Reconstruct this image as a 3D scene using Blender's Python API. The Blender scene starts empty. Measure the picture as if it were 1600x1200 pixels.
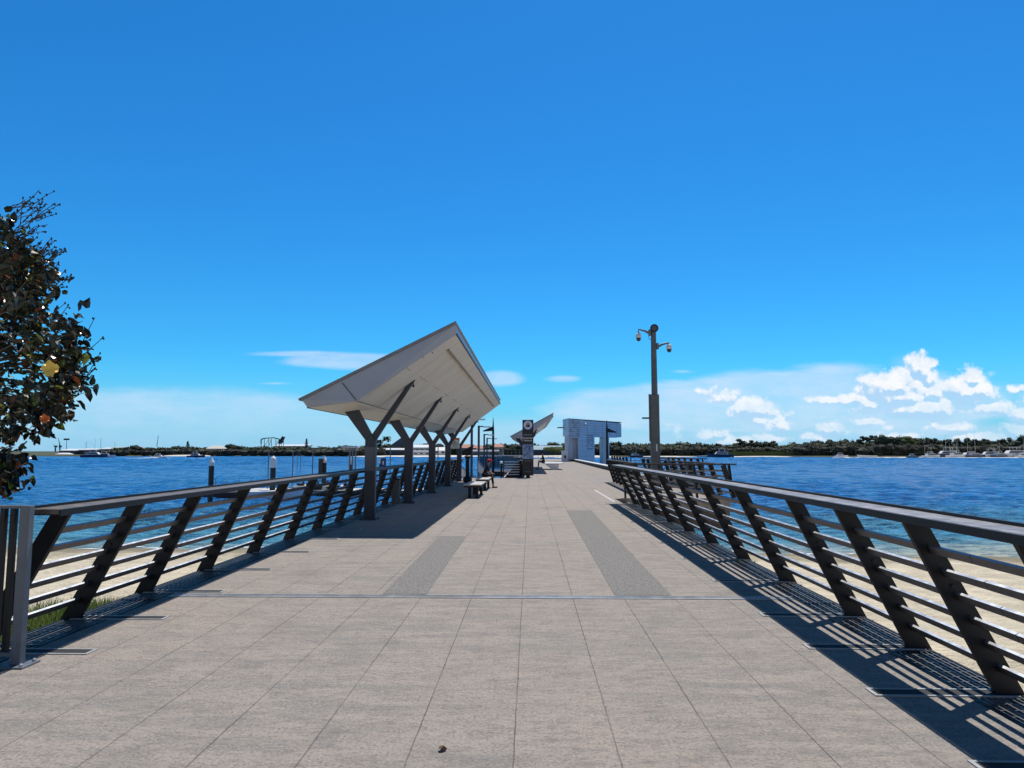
import bpy, bmesh, math, random
from mathutils import Vector, Matrix, noise
import numpy as np
random.seed(7)
R = math.radians
S = bpy.context.scene
COL = S.collection

# ------------------------------------------------------------------ camera
EYE = 1.6
F = 1100.0
PITCH = math.atan(105 / F)
YAW = math.atan(28 / F)
cd = bpy.data.cameras.new('camera')
cam = bpy.data.objects.new('camera', cd)
COL.objects.link(cam)
cam.location = (0, 0, EYE)
cam.rotation_euler = (R(90) + PITCH, 0, YAW)
cd.sensor_width = 36
cd.lens = F / 1600 * 36
cd.clip_start = 0.1
cd.clip_end = 9000
S.camera = cam

# ------------------------------------------------------------------ sun and exposure
SUNV = Vector((0.13, 0.44, 1.0)).normalized()
SUN_EL = math.asin(SUNV.z)
SUN_AZ = math.atan2(SUNV.x, SUNV.y)          # clockwise from +Y
ld = bpy.data.lights.new('sun', 'SUN')
ld.energy = 4.6
ld.angle = R(0.55)
ld.color = (1.0, 0.95, 0.87)
sun = bpy.data.objects.new('sun', ld)
COL.objects.link(sun)
sun.rotation_euler = (-SUNV).to_track_quat('-Z', 'Y').to_euler()
sun.location = (20, 40, 120)
S.view_settings.view_transform = 'Standard'
S.view_settings.look = 'None'
S.view_settings.exposure = 0.0
S.view_settings.gamma = 1.0


class NG:
    """tiny helper to write node maths"""
    def __init__(s, nt):
        s.nt = nt; s.n = nt.nodes; s.l = nt.links
    def new(s, t, **k):
        n = s.n.new(t)
        for a, b in k.items(): setattr(n, a, b)
        return n
    def put(s, sock, v):
        if isinstance(v, bpy.types.NodeSocket): s.l.new(v, sock)
        else: sock.default_value = v
    def m(s, op, a, b=0.0, c=0.0, clamp=False):
        n = s.new('ShaderNodeMath', operation=op); n.use_clamp = clamp
        s.put(n.inputs[0], a); s.put(n.inputs[1], b); s.put(n.inputs[2], c)
        return n.outputs[0]
    def vm(s, op, a, b=(0, 0, 0)):
        n = s.new('ShaderNodeVectorMath', operation=op)
        s.put(n.inputs[0], a); s.put(n.inputs[1], b)
        return n.outputs[0]
    def ss(s, v, a, b):
        n = s.new('ShaderNodeMapRange', interpolation_type='SMOOTHSTEP')
        s.put(n.inputs[0], v); n.inputs[1].default_value = a; n.inputs[2].default_value = b
        return n.outputs[0]
    def mix(s, f, a, b):
        n = s.new('ShaderNodeMix', data_type='RGBA')
        s.put(n.inputs[0], f)
        s.put(n.inputs[6], a if isinstance(a, bpy.types.NodeSocket) else (*a, 1))
        s.put(n.inputs[7], b if isinstance(b, bpy.types.NodeSocket) else (*b, 1))
        return n.outputs[2]
    def noise(s, vec, scale, detail=4, rough=0.55, out=0):
        n = s.new('ShaderNodeTexNoise'); s.put(n.inputs['Vector'], vec)
        n.inputs['Scale'].default_value = scale; n.inputs['Detail'].default_value = detail
        n.inputs['Roughness'].default_value = rough
        return n.outputs[out]
    def comb(s, x, y, z=0.0):
        n = s.new('ShaderNodeCombineXYZ'); s.put(n.inputs[0], x); s.put(n.inputs[1], y); s.put(n.inputs[2], z)
        return n.outputs[0]
    def sep(s, v):
        n = s.new('ShaderNodeSeparateXYZ'); s.put(n.inputs[0], v); return n.outputs


# ------------------------------------------------------------------ sky with clouds
W = bpy.data.worlds.new('World')
S.world = W
W.use_nodes = True
g = NG(W.node_tree)
g.n.clear()
out = g.new('ShaderNodeOutputWorld')
bg = g.new('ShaderNodeBackground')
bg.inputs['Strength'].default_value = 0.1
sky = g.new('ShaderNodeTexSky', sky_type='NISHITA')
sky.sun_disc = False
sky.sun_elevation = SUN_EL
sky.sun_rotation = SUN_AZ
sky.altitude = 0
sky.air_density = 1.0
sky.dust_density = 0.25
sky.ozone_density = 3.0
tc = g.new('ShaderNodeTexCoord')
d = g.sep(tc.outputs['Generated'])
ysafe = g.m('MAXIMUM', d[1], 0.02)
U = g.m('MULTIPLY', g.m('DIVIDE', d[0], ysafe), 11.0)     # compass direction, in units of about 5 degrees
V = g.m('MULTIPLY', g.m('DIVIDE', d[2], ysafe), 11.0)     # height above the horizon
P = g.comb(U, V)
front = g.ss(d[1], 0.05, 0.3)
# saturated clear blue: deepen the upper sky
hs = g.new('ShaderNodeHueSaturation')
hs.inputs['Saturation'].default_value = 1.22
hs.inputs['Value'].default_value = 1.0
g.put(hs.inputs['Color'], sky.outputs[0])
tint = g.new('ShaderNodeMix', data_type='RGBA', blend_type='MULTIPLY')
tint.inputs[0].default_value = 1.0
g.put(tint.inputs[6], hs.outputs[0]); tint.inputs[7].default_value = (0.245, 1.0, 1.36, 1)
# unseen sky overhead and behind dimmed to deepen shadows; palest at the horizon
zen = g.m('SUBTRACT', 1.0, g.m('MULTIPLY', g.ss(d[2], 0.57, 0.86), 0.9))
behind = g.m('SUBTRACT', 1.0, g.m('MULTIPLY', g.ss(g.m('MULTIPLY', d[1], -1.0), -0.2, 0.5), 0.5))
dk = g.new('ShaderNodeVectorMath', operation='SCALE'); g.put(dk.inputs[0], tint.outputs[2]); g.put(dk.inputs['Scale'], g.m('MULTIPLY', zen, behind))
hz = g.m('MULTIPLY', g.m('SUBTRACT', 1.0, g.ss(d[2], -0.02, 0.13)), 0.75)
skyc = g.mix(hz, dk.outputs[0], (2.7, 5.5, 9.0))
# added pale glow low behind the camera, to light faces turned to it
bl = g.m('MULTIPLY', g.ss(g.m('MULTIPLY', d[1], -1.0), 0.05, 0.45), g.m('SUBTRACT', 1.0, g.ss(d[2], 0.12, 0.42)))
skyc = g.mix(g.m('MULTIPLY', bl, 0.62), skyc, (7.6, 7.6, 8.0))

def field(Pv, blobs, warp=None):
    """max of elliptical bumps, positive inside"""
    if warp is not None: Pv = warp
    x = g.sep(Pv); acc = None
    for (cx, cy, rx, ry) in blobs:
        a = g.m('DIVIDE', g.m('SUBTRACT', x[0], cx), rx)
        b = g.m('DIVIDE', g.m('SUBTRACT', x[1], cy), ry)
        r = g.m('ADD', g.m('MULTIPLY', a, a), g.m('MULTIPLY', b, b))
        f = g.m('SUBTRACT', 1.0, g.m('SQRT', r))
        f = g.m('MULTIPLY', f, (rx * ry) ** 0.5)
        acc = f if acc is None else g.m('MAXIMUM', acc, f)
    return acc

def px(x, y, rx, ry, k=1.0):
    return ((x - 828) / 100, (705 - y) / 100, rx * k / 100, ry * k / 100)

cum = [px(*b, 1.34) for b in [(1432, 577, 24, 24), (1410, 596, 30, 22), (1446, 596, 14, 18), (1374, 610, 34, 24), (1350, 632, 26, 18),
                        (1400, 622, 50, 20), (1335, 624, 30, 10), (1470, 640, 18, 26), (1320, 626, 60, 7),
                        (1512, 596, 26, 20), (1490, 612, 26, 18), (1534, 606, 14, 14), (1478, 630, 14, 12), (1470, 606, 16, 14),
                        (1578, 609, 18, 9), (1602, 628, 22, 18), (1590, 650, 30, 16), (1612, 600, 16, 16),
                        (1132, 622, 26, 13), (1160, 636, 26, 16), (1182, 655, 26, 15), (1212, 664, 24, 16), (1228, 646, 12, 8), (1106, 612, 18, 8),
                        (1042, 664, 11, 8), (1054, 674, 10, 8), (1108, 680, 30, 10), (1150, 690, 44, 10), (1292, 672, 26, 12), (1266, 684, 30, 8),
                        (1384, 668, 14, 8), (1450, 664, 10, 6), (1392, 682, 34, 8), (1520, 684, 50, 9), (1280, 652, 8, 5), (1590, 676, 40, 16), (1430, 640, 60, 16), (1392, 606, 52, 24), (1452, 614, 30, 18), (1505, 612, 40, 22), (1170, 640, 40, 18), (1540, 640, 34, 12), (1200, 686, 40, 9), (1345, 660, 34, 8), (1480, 668, 40, 9)]]
nz = g.noise(P, 1.6, 5, 0.6, 1)
warp = g.vm('ADD', P, g.vm('MULTIPLY', g.vm('SUBTRACT', nz, (0.5, 0.5, 0.5)), (0.09, 0.09, 0)))

def cumfield(off):
    q = g.vm('ADD', warp, off)
    f = field(None, cum, q)
    n1 = g.new('ShaderNodeTexVoronoi', feature='SMOOTH_F1')
    g.put(n1.inputs['Vector'], q); n1.inputs['Scale'].default_value = 5.0
    n1.inputs['Detail'].default_value = 3.0; n1.inputs['Roughness'].default_value = 0.55
    n1.inputs['Smoothness'].default_value = 0.35
    b = g.m('SUBTRACT', 0.55, n1.outputs['Distance'])
    return g.m('ADD', f, g.m('MULTIPLY', b, 0.15))
f0 = cumfield((0, 0, 0))
f1 = cumfield((0.03, 0.085, 0))
calpha = g.ss(f0, -0.05, 0.075)
# fade the lower part of each tower into the milky air
lowfade = g.ss(g.noise(P, 0.9, 3), 0.25, 0.62)
vfade = g.ss(V, 0.2, 1.0)
calpha = g.m('MULTIPLY', calpha, g.m('ADD', 0.3, g.m('MULTIPLY', g.m('MAXIMUM', g.m('MULTIPLY', lowfade, 0.7), vfade), 0.7)), clamp=True)
lit = g.ss(g.m('SUBTRACT', f1, f0), -0.05, 0.055)
lit = g.m('SUBTRACT', 1.0, lit)
puff = g.ss(g.noise(warp, 4.5, 6, 0.62), 0.3, 0.7)
lit2 = g.m('MULTIPLY', lit, g.m('ADD', 0.62, g.m('MULTIPLY', puff, 0.5)), clamp=True)
ccol = g.mix(lit2, (4.4, 6.7, 9.3), (9.5, 9.75, 10.1))
calpha = g.m('MULTIPLY', calpha, g.m('ADD', 0.72, g.m('MULTIPLY', lit, 0.28)))

# thin veils
st = g.vm('MULTIPLY', P, (0.45, 2.2, 1))
n_st = g.noise(st, 1.3, 5, 0.6)
def veil(blobs, soft, amp, lo, sc=1.0):
    f = field(P, [px(*b) for b in blobs])
    f = g.m('ADD', f, g.m('MULTIPLY', g.m('SUBTRACT', n_st, 0.5), amp))
    return g.m('MULTIPLY', g.ss(f, lo, lo + soft), sc)
v_left = veil([(250, 680, 420, 84), (80, 690, 300, 92)], 0.5, 0.65, 0.0, 0.55)
v_left = g.m('MULTIPLY', v_left, g.m('ADD', 0.45, g.m('MULTIPLY', g.ss(V, 0.1, 0.8), 0.55)))
v_lens = veil([(540, 562, 120, 15), (600, 566, 90, 14), (470, 551, 110, 6)], 0.2, 0.3, -0.02, 0.62)
v_lens2 = veil([(782, 592, 44, 15), (881, 592, 34, 7), (1068, 581, 20, 3), (425, 598, 34, 3)], 0.14, 0.18, -0.01, 0.7)
v_anv = veil([(1240, 608, 175, 36), (1296, 580, 88, 17), (1120, 638, 290, 44), (1400, 650, 150, 44), (1010, 640, 150, 36)], 0.26, 0.55, -0.03, 0.7)
v_low = veil([(830, 705, 320, 62), (1280, 712, 520, 70)], 0.6, 0.5, 0.0, 0.42)
x = v_left
v_mass = veil([(1425, 618, 95, 46), (1520, 628, 80, 36), (1600, 645, 60, 44), (1180, 650, 80, 38), (1330, 668, 200, 22), (1420, 588, 40, 34), (1292, 580, 84, 15)], 0.35, 0.45, -0.02, 0.5)
for k in (v_lens, v_lens2, v_anv, v_low, v_mass):
    x = g.m('MAXIMUM', x, k)
x = g.m('MULTIPLY', x, front, clamp=True)
above = g.ss(V, -0.4, -0.05)
x = g.m('MULTIPLY', x, above)
tex = g.noise(g.vm('MULTIPLY', warp, (0.7, 1.6, 1)), 1.1, 7, 0.68)
tex2 = g.noise(g.vm('MULTIPLY', P, (0.25, 1.9, 1)), 2.6, 5, 0.65)
x = g.m('MULTIPLY', x, g.m('ADD', 0.62, g.m('MULTIPLY', g.m('ADD', g.ss(tex, 0.35, 0.65), g.m('MULTIPLY', g.ss(tex2, 0.35, 0.65), 0.6)), 0.36)), clamp=True)
c1 = g.mix(x, skyc, (6.1, 7.8, 9.8))
c2 = g.mix(g.m('MULTIPLY', g.m('MULTIPLY', calpha, front), above), c1, ccol)
bg2 = g.new('ShaderNodeBackground'); bg2.inputs['Strength'].default_value = 0.1
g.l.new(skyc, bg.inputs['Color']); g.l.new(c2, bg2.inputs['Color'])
# clouds live only in the low band of the sky ahead; elsewhere the sky is plain
band = g.m('MULTIPLY', g.m('MULTIPLY', g.m('GREATER_THAN', d[1], 0.3), g.m('GREATER_THAN', d[2], -0.02)), g.m('LESS_THAN', V, 1.95))
ms = g.new('ShaderNodeMixShader'); g.l.new(band, ms.inputs[0]); g.l.new(bg.outputs[0], ms.inputs[1]); g.l.new(bg2.outputs[0], ms.inputs[2])
g.l.new(ms.outputs[0], out.inputs[0])
W.cycles.sampling_method = 'MANUAL'
W.cycles.sample_map_resolution = 512


# ------------------------------------------------------------------ rays of the photograph, to find real positions
def ray(px_, py_):
    v = Vector(((px_ - 800) / F, 1.0, (600 - py_) / F))
    v = Matrix.Rotation(PITCH, 3, 'X') @ v
    return Matrix.Rotation(YAW, 3, 'Z') @ v
def at(px_, py_, Y):
    r = ray(px_, py_); t = Y / r.y
    return Vector((r.x * t, Y, EYE + r.z * t))
def ground(px_, py_, z=0.0):
    r = ray(px_, py_); t = (z - EYE) / r.z
    return Vector((r.x * t, r.y * t, z))
def xat(px_, Y):
    return at(px_, 705, Y).x
def zat(py_, Y):
    return at(828, py_, Y).z

# ------------------------------------------------------------------ materials
def mat(name, col, rough=0.6, metal=0.0, var=0.12, scale=3.0, bump=0.0, bscale=30, spec=0.5, emit=None, coat=0.0, col2=None):
    m = bpy.data.materials.new(name); m.use_nodes = True
    h = NG(m.node_tree); b = h.n['Principled BSDF']
    t = h.new('ShaderNodeTexCoord').outputs['Object']
    nzv = h.noise(t, scale, 6, 0.6)
    c2_ = col2 if col2 else tuple(min(1, c * (1 + var)) for c in col)
    c1_ = tuple(c * (1 - var) for c in col)
    h.l.new(h.mix(h.ss(nzv, 0.3, 0.7), c1_, c2_), b.inputs['Base Color'])
    h.l.new(h.m('ADD', h.m('MULTIPLY', nzv, 0.25), rough - 0.12, clamp=True), b.inputs['Roughness'])
    b.inputs['Metallic'].default_value = metal
    b.inputs['Specular IOR Level'].default_value = spec
    b.inputs['Coat Weight'].default_value = coat
    if bump:
        bn = h.new('ShaderNodeBump'); bn.inputs['Strength'].default_value = bump; bn.inputs['Distance'].default_value = 0.02
        h.l.new(h.noise(t, bscale, 5), bn.inputs['Height']); h.l.new(bn.outputs[0], b.inputs['Normal'])
    return m

M = {}
M['charcoal'] = mat('charcoal_paint', (0.012, 0.013, 0.017), 0.5, spec=0.3, var=0.25, scale=5, bump=0.1, bscale=60)
M['handrail'] = mat('weathered_handrail', (0.25, 0.235, 0.235), 0.45, var=0.4, scale=7, bump=0.2, bscale=40)
M['handrail_brown'] = mat('brown_weathered_handrail', (0.13, 0.108, 0.09), 0.5, var=0.35, scale=7, bump=0.2, bscale=40)
M['railtop'] = mat('rail_top_highlight', (0.55, 0.57, 0.6), 0.42, metal=0.75, var=0.2, scale=9)  # sun highlight along the rails, put into a lighter metal colour
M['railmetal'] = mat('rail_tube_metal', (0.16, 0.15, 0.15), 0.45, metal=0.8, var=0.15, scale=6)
M['grate'] = mat('galvanised_grate', (0.16, 0.165, 0.17), 0.4, metal=0.3, var=0.2, scale=8)
M['steel'] = mat('brushed_steel', (0.42, 0.43, 0.44), 0.42, metal=0.5, var=0.15, scale=6)
M['slotframe'] = mat('slot_frame_grey', (0.36, 0.37, 0.37), 0.5, var=0.15, scale=8)
M['slotdark'] = mat('slot_rubber', (0.02, 0.02, 0.022), 0.8)
M['column'] = mat('column_paint', (0.032, 0.040, 0.060), 0.5, var=0.12, scale=1.5, bump=0.05)
M['colpanel'] = mat('column_cover_paint', (0.10, 0.11, 0.135), 0.5)
M['roofwhite'] = mat('roof_white_panel', (0.38, 0.42, 0.50), 0.45, var=0.06, scale=1.2)
M['roofcap'] = mat('roof_capping', (0.24, 0.25, 0.27), 0.5, var=0.1)
M['black'] = mat('black_plastic', (0.012, 0.012, 0.014), 0.3)
M['gatemetal'] = mat('gate_grey_paint', (0.13, 0.15, 0.18), 0.45, var=0.12, scale=9, bump=0.08)
M['polegrey'] = mat('pole_grey', (0.11, 0.12, 0.13), 0.5, var=0.2, scale=2)
M['white'] = mat('white_paint', (0.75, 0.76, 0.77), 0.4, var=0.06)
M['offwhite'] = mat('off_white', (0.62, 0.6, 0.55), 0.5, var=0.1)
M['bluewhite'] = mat('blue_grey_cladding', (0.70, 0.71, 0.76), 0.45, var=0.05, scale=0.6)
M['beigeclad'] = mat('beige_cladding', (0.68, 0.61, 0.58), 0.6, var=0.08, scale=1)
M['concrete'] = mat('plain_concrete', (0.34, 0.32, 0.29), 0.8, var=0.15, scale=2, bump=0.2, bscale=25)
M['darkconc'] = mat('tidal_concrete', (0.10, 0.085, 0.07), 0.85, var=0.4, scale=1.5, bump=0.4, bscale=12)
M['kerb'] = mat('kerb_white', (0.7, 0.7, 0.68), 0.7, var=0.08)
M['timberdark'] = mat('dark_timber', (0.05, 0.038, 0.03), 0.8, var=0.35, scale=4, bump=0.2)
M['benchtop'] = mat('pale_bench_top', (0.48, 0.47, 0.46), 0.6, var=0.12, scale=5)
M['skin'] = mat('skin', (0.32, 0.16, 0.1), 0.6, var=0.08)
M['red'] = mat('red_cloth', (0.55, 0.02, 0.03), 0.8)
M['darkcloth'] = mat('dark_cloth', (0.015, 0.015, 0.02), 0.9)
M['navy'] = mat('navy_panel', (0.004, 0.014, 0.11), 0.35, var=0.1)
M['signblack'] = mat('sign_black', (0.01, 0.01, 0.014), 0.35)
M['mapblue'] = mat('map_panel_blue', (0.12, 0.28, 0.6), 0.4, var=0.35, scale=4, col2=(0.34, 0.46, 0.66))
M['letter'] = mat('sign_lettering', (0.72, 0.74, 0.8), 0.5, var=0.02)
M['signgrey'] = mat('sign_text_grey', (0.02, 0.02, 0.02), 0.6)
M['orange'] = mat('orange_band', (0.7, 0.12, 0.03), 0.5)
M['brownstrip'] = mat('brown_light_strip', (0.26, 0.19, 0.12), 0.5)
M['pile'] = mat('pile_black_sleeve', (0.016, 0.016, 0.02), 0.5, var=0.3, scale=3)
M['bluecloth'] = mat('blue_tarpaulin', (0.02, 0.32, 0.75), 0.6)
M['wharfdark'] = mat('tarred_timber', (0.018, 0.022, 0.04), 0.8, var=0.3, scale=2)
M['glass'] = mat('dark_glass', (0.02, 0.03, 0.045), 0.12)
M['hullblue'] = mat('navy_hull', (0.02, 0.035, 0.09), 0.3)
M['roofpink'] = mat('terracotta_roof', (0.42, 0.2, 0.15), 0.8, var=0.15, scale=1)
M['roofteal'] = mat('blue_grey_roof', (0.2, 0.32, 0.38), 0.5, var=0.1, scale=0.4)
M['wallcream'] = mat('cream_wall', (0.5, 0.45, 0.38), 0.8)
M['wallblue'] = mat('slate_blue_wall', (0.055, 0.075, 0.11), 0.7)
M['bark'] = mat('bark', (0.09, 0.065, 0.045), 0.9, var=0.4, scale=8, bump=0.5)
M['petal'] = mat('yellow_petal', (0.85, 0.62, 0.14), 0.6, var=0.1)
M['petalold'] = mat('orange_petal', (0.6, 0.16, 0.03), 0.6, var=0.2, scale=30)
M['foam'] = mat('sea_foam', (0.85, 0.88, 0.9), 0.8)
M['lens'] = mat('camera_lens', (0.01, 0.01, 0.012), 0.08, coat=1.0)

def leaf_mat(name, c1_, c2_, trans=0.35, rough=0.5, scale=0.5):
    m = bpy.data.materials.new(name); m.use_nodes = True
    h = NG(m.node_tree); b = h.n['Principled BSDF']; o = h.n['Material Output']
    t = h.new('ShaderNodeTexCoord').outputs['Object']
    gi = h.new('ShaderNodeNewGeometry').outputs['Random Per Island']
    f = h.m('ADD', h.m('MULTIPLY', h.noise(t, scale, 3), 0.6), h.m('MULTIPLY', gi, 0.5))
    c = h.mix(h.ss(f, 0.25, 0.85), c1_, c2_)
    h.l.new(c, b.inputs['Base Color']); b.inputs['Roughness'].default_value = rough
    if trans:
        tr = h.new('ShaderNodeBsdfTranslucent'); h.l.new(c, tr.inputs[0])
        ms = h.new('ShaderNodeMixShader'); ms.inputs[0].default_value = trans
        h.l.new(b.outputs[0], ms.inputs[1]); h.l.new(tr.outputs[0], ms.inputs[2]); h.l.new(ms.outputs[0], o.inputs[0])
    return m
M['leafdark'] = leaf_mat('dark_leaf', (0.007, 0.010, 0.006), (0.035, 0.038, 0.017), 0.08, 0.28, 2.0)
M['leafgreen'] = leaf_mat('fresh_leaf', (0.09, 0.13, 0.02), (0.2, 0.23, 0.04), 0.35, 0.5, 2.0)
M['leafred'] = leaf_mat('old_red_leaf', (0.07, 0.02, 0.012), (0.22, 0.06, 0.02), 0.25, 0.5, 2.0)
M['wood'] = leaf_mat('far_foliage', (0.014, 0.026, 0.018), (0.055, 0.082, 0.044), 0.0, 0.9, 0.05)
M['woodgrey'] = leaf_mat('mangrove_foliage', (0.018, 0.022, 0.018), (0.07, 0.074, 0.052), 0.0, 0.9, 0.06)
M['woodlight'] = leaf_mat('light_foliage', (0.04, 0.06, 0.015), (0.14, 0.17, 0.05), 0.0, 0.9, 0.1)
M['deadleaf'] = leaf_mat('dead_leaf_brown', (0.10, 0.045, 0.03), (0.18, 0.09, 0.06), 0.1, 0.7, 8.0)
M['grass'] = leaf_mat('beach_grass', (0.08, 0.13, 0.02), (0.26, 0.33, 0.08), 0.3, 0.6, 1.5)

# soffit: white boards with fine joints, stained
def soffit_mat():
    m = mat('soffit_boards', (0.68, 0.645, 0.585), 0.55, var=0.06, scale=1.0)
    h = NG(m.node_tree); b = h.n['Principled BSDF']
    src = b.inputs['Base Color'].links[0].from_socket
    t = h.sep(h.new('ShaderNodeTexCoord').outputs['Object'])
    fy = h.m('FRACT', h.m('DIVIDE', t[1], 1.22))
    l1 = h.m('LESS_THAN', h.m('ABSOLUTE', h.m('SUBTRACT', fy, 0.5)), 0.013)
    xx = h.m('ADD', h.m('DIVIDE', t[0], 2.4), h.m('MULTIPLY', h.m('FLOOR', h.m('DIVIDE', t[1], 1.22)), 0.5))
    l2 = h.m('LESS_THAN', h.m('ABSOLUTE', h.m('SUBTRACT', h.m('FRACT', xx), 0.5)), 0.004)
    st_ = h.ss(h.noise(h.comb(h.m('MULTIPLY', t[0], 0.7), h.m('MULTIPLY', t[1], 3.0), 0), 1.5, 5, 0.7), 0.58, 0.8)
    f = h.m('MAXIMUM', h.m('MULTIPLY', h.m('MAXIMUM', l1, l2), 0.55), h.m('MULTIPLY', st_, 0.25))
    h.l.new(h.mix(f, src, (0.16, 0.14, 0.12)), b.inputs['Base Color'])
    return m
M['soffit'] = soffit_mat()

def deck_mat():
    m = bpy.data.materials.new('deck_concrete'); m.use_nodes = True
    h = NG(m.node_tree); b = h.n['Principled BSDF']
    t = h.new('ShaderNodeTexCoord').outputs['Object']
    p = h.sep(t)
    big = h.noise(t, 0.35, 5, 0.6)
    streak = h.noise(h.vm('MULTIPLY', t, (0.8, 3.2, 1)), 1.6, 6, 0.65)
    fine = h.noise(t, 60, 4, 0.7)
    blotch = h.noise(t, 3.2, 6, 0.7)
    base = h.mix(h.ss(streak, 0.40, 0.60), (0.28, 0.26, 0.238), (0.36, 0.316, 0.282))
    base = h.mix(h.m('MULTIPLY', h.ss(big, 0.42, 0.62), 0.6), base, (0.38, 0.312, 0.27))
    base = h.mix(h.m('MULTIPLY', h.ss(blotch, 0.52, 0.68), 0.5), base, (0.2, 0.192, 0.18))
    grain = h.noise(h.vm('MULTIPLY', t, (1, 1.6, 1)), 14, 5, 0.75)
    base = h.mix(h.m('MULTIPLY', h.ss(grain, 0.5, 0.6), 0.5), base, (0.17, 0.16, 0.152))
    base = h.mix(h.m('MULTIPLY', h.ss(grain, 0.5, 0.34), 0.0), base, (0.5, 0.45, 0.4))
    g2 = h.noise(t, 52, 4, 0.7)
    base = h.mix(h.m('MULTIPLY', h.ss(g2, 0.53, 0.62), 0.62), base, (0.15, 0.14, 0.135))
    base = h.mix(h.m('MULTIPLY', h.m('SUBTRACT', 1.0, h.ss(g2, 0.36, 0.46)), 0.5), base, (0.5, 0.45, 0.405))
    # per slab tone
    cx = h.m('FLOOR', h.m('DIVIDE', h.m('ADD', p[0], 0.09), 0.555))
    cy = h.m('FLOOR', h.m('DIVIDE', h.m('ADD', p[1], -0.4), 2.45))
    wn = h.new('ShaderNodeTexWhiteNoise', noise_dimensions='2D'); h.put(wn.inputs['Vector'], h.comb(cx, cy))
    base = h.mix(h.m('MULTIPLY', wn.outputs['Value'], 0.12), base, (0.22, 0.205, 0.19))
    # speckle
    sp = h.ss(fine, 0.6, 0.74)
    base = h.mix(h.m('MULTIPLY', sp, 0.5), base, (0.13, 0.12, 0.115))
    sp2 = h.ss(h.noise(t, 140, 2, 0.5), 0.62, 0.75)
    base = h.mix(h.m('MULTIPLY', sp2, 0.35), base, (0.5, 0.45, 0.4))
    mot = h.noise(h.vm('MULTIPLY', t, (0.55, 1.5, 1)), 5.5, 6, 0.72)
    base = h.mix(h.m('MULTIPLY', h.ss(mot, 0.52, 0.62), 0.35), base, (0.175, 0.168, 0.16))
    base = h.mix(h.m('MULTIPLY', h.m('SUBTRACT', 1.0, h.ss(mot, 0.38, 0.46)), 0.3), base, (0.43, 0.37, 0.325))
    stain = h.ss(h.noise(h.vm('MULTIPLY', t, (1.0, 0.7, 1)), 0.55, 4, 0.5), 0.58, 0.7)
    base = h.mix(h.m('MULTIPLY', stain, 0.28), base, (0.17, 0.155, 0.14))
    drip = h.ss(h.noise(t, 1.9, 5, 0.6), 0.66, 0.7)
    base = h.mix(h.m('MULTIPLY', drip, 0.22), base, (0.15, 0.14, 0.13))
    # joints
    wob = h.m('MULTIPLY', h.m('SUBTRACT', h.noise(t, 7, 3), 0.5), 0.012)
    fx = h.m('ABSOLUTE', h.m('SUBTRACT', h.m('FRACT', h.m('ADD', h.m('DIVIDE', h.m('ADD', h.m('ADD', p[0], 0.09), wob), 0.555), 0.5)), 0.5))
    jx = h.m('SUBTRACT', 1.0, h.ss(fx, 0.0025, 0.008))
    strength = h.m('ADD', 0.35, h.m('MULTIPLY', h.ss(h.noise(t, 0.9, 3), 0.35, 0.6), 0.6))
    fyy = h.m('ABSOLUTE', h.m('SUBTRACT', h.m('FRACT', h.m('ADD', h.m('DIVIDE', h.m('ADD', p[1], -0.4), 2.45), 0.5)), 0.5))
    jy = h.m('SUBTRACT', 1.0, h.ss(fyy, 0.0008, 0.0026))
    far = h.m('GREATER_THAN', p[1], 8.3)
    jy = h.m('MULTIPLY', h.m('MULTIPLY', jy, far), 0.45)
    j = h.m('MAXIMUM', h.m('MULTIPLY', jx, strength), jy)
    base = h.mix(h.m('MULTIPLY', j, 0.55), base, (0.06, 0.05, 0.045))
    # dropped gum and small stains
    vo = h.new('ShaderNodeTexVoronoi', feature='F1'); h.put(vo.inputs['Vector'], t); vo.inputs['Scale'].default_value = 1.3
    spot = h.m('SUBTRACT', 1.0, h.ss(vo.outputs['Distance'], 0.015, 0.024))
    base = h.mix(h.m('MULTIPLY', spot, 0.7), base, (0.07, 0.06, 0.055))
    # pale scuffs
    sc = h.ss(h.noise(h.vm('MULTIPLY', t, (3.0, 0.6, 1)), 2.3, 6, 0.75), 0.66, 0.74)
    base = h.mix(h.m('MULTIPLY', sc, 0.35), base, (0.46, 0.42, 0.38))
    h.l.new(base, b.inputs['Base Color'])
    b.inputs['Roughness'].default_value = 0.86
    b.inputs['Specular IOR Level'].default_value = 0.3
    bn = h.new('ShaderNodeBump'); bn.inputs['Strength'].default_value = 0.7; bn.inputs['Distance'].default_value = 0.012
    h.l.new(h.m('SUBTRACT', h.m('ADD', h.m('ADD', fine, g2), h.m('MULTIPLY', blotch, 0.8)), h.m('MULTIPLY', j, 3.0)), bn.inputs['Height'])
    h.l.new(bn.outputs[0], b.inputs['Normal'])
    return m
M['deck'] = deck_mat()
M['aggregate'] = mat('exposed_aggregate', (0.145, 0.14, 0.135), 0.9, var=0.3, scale=45, bump=0.6, bscale=90, col2=(0.30, 0.285, 0.27))

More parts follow.
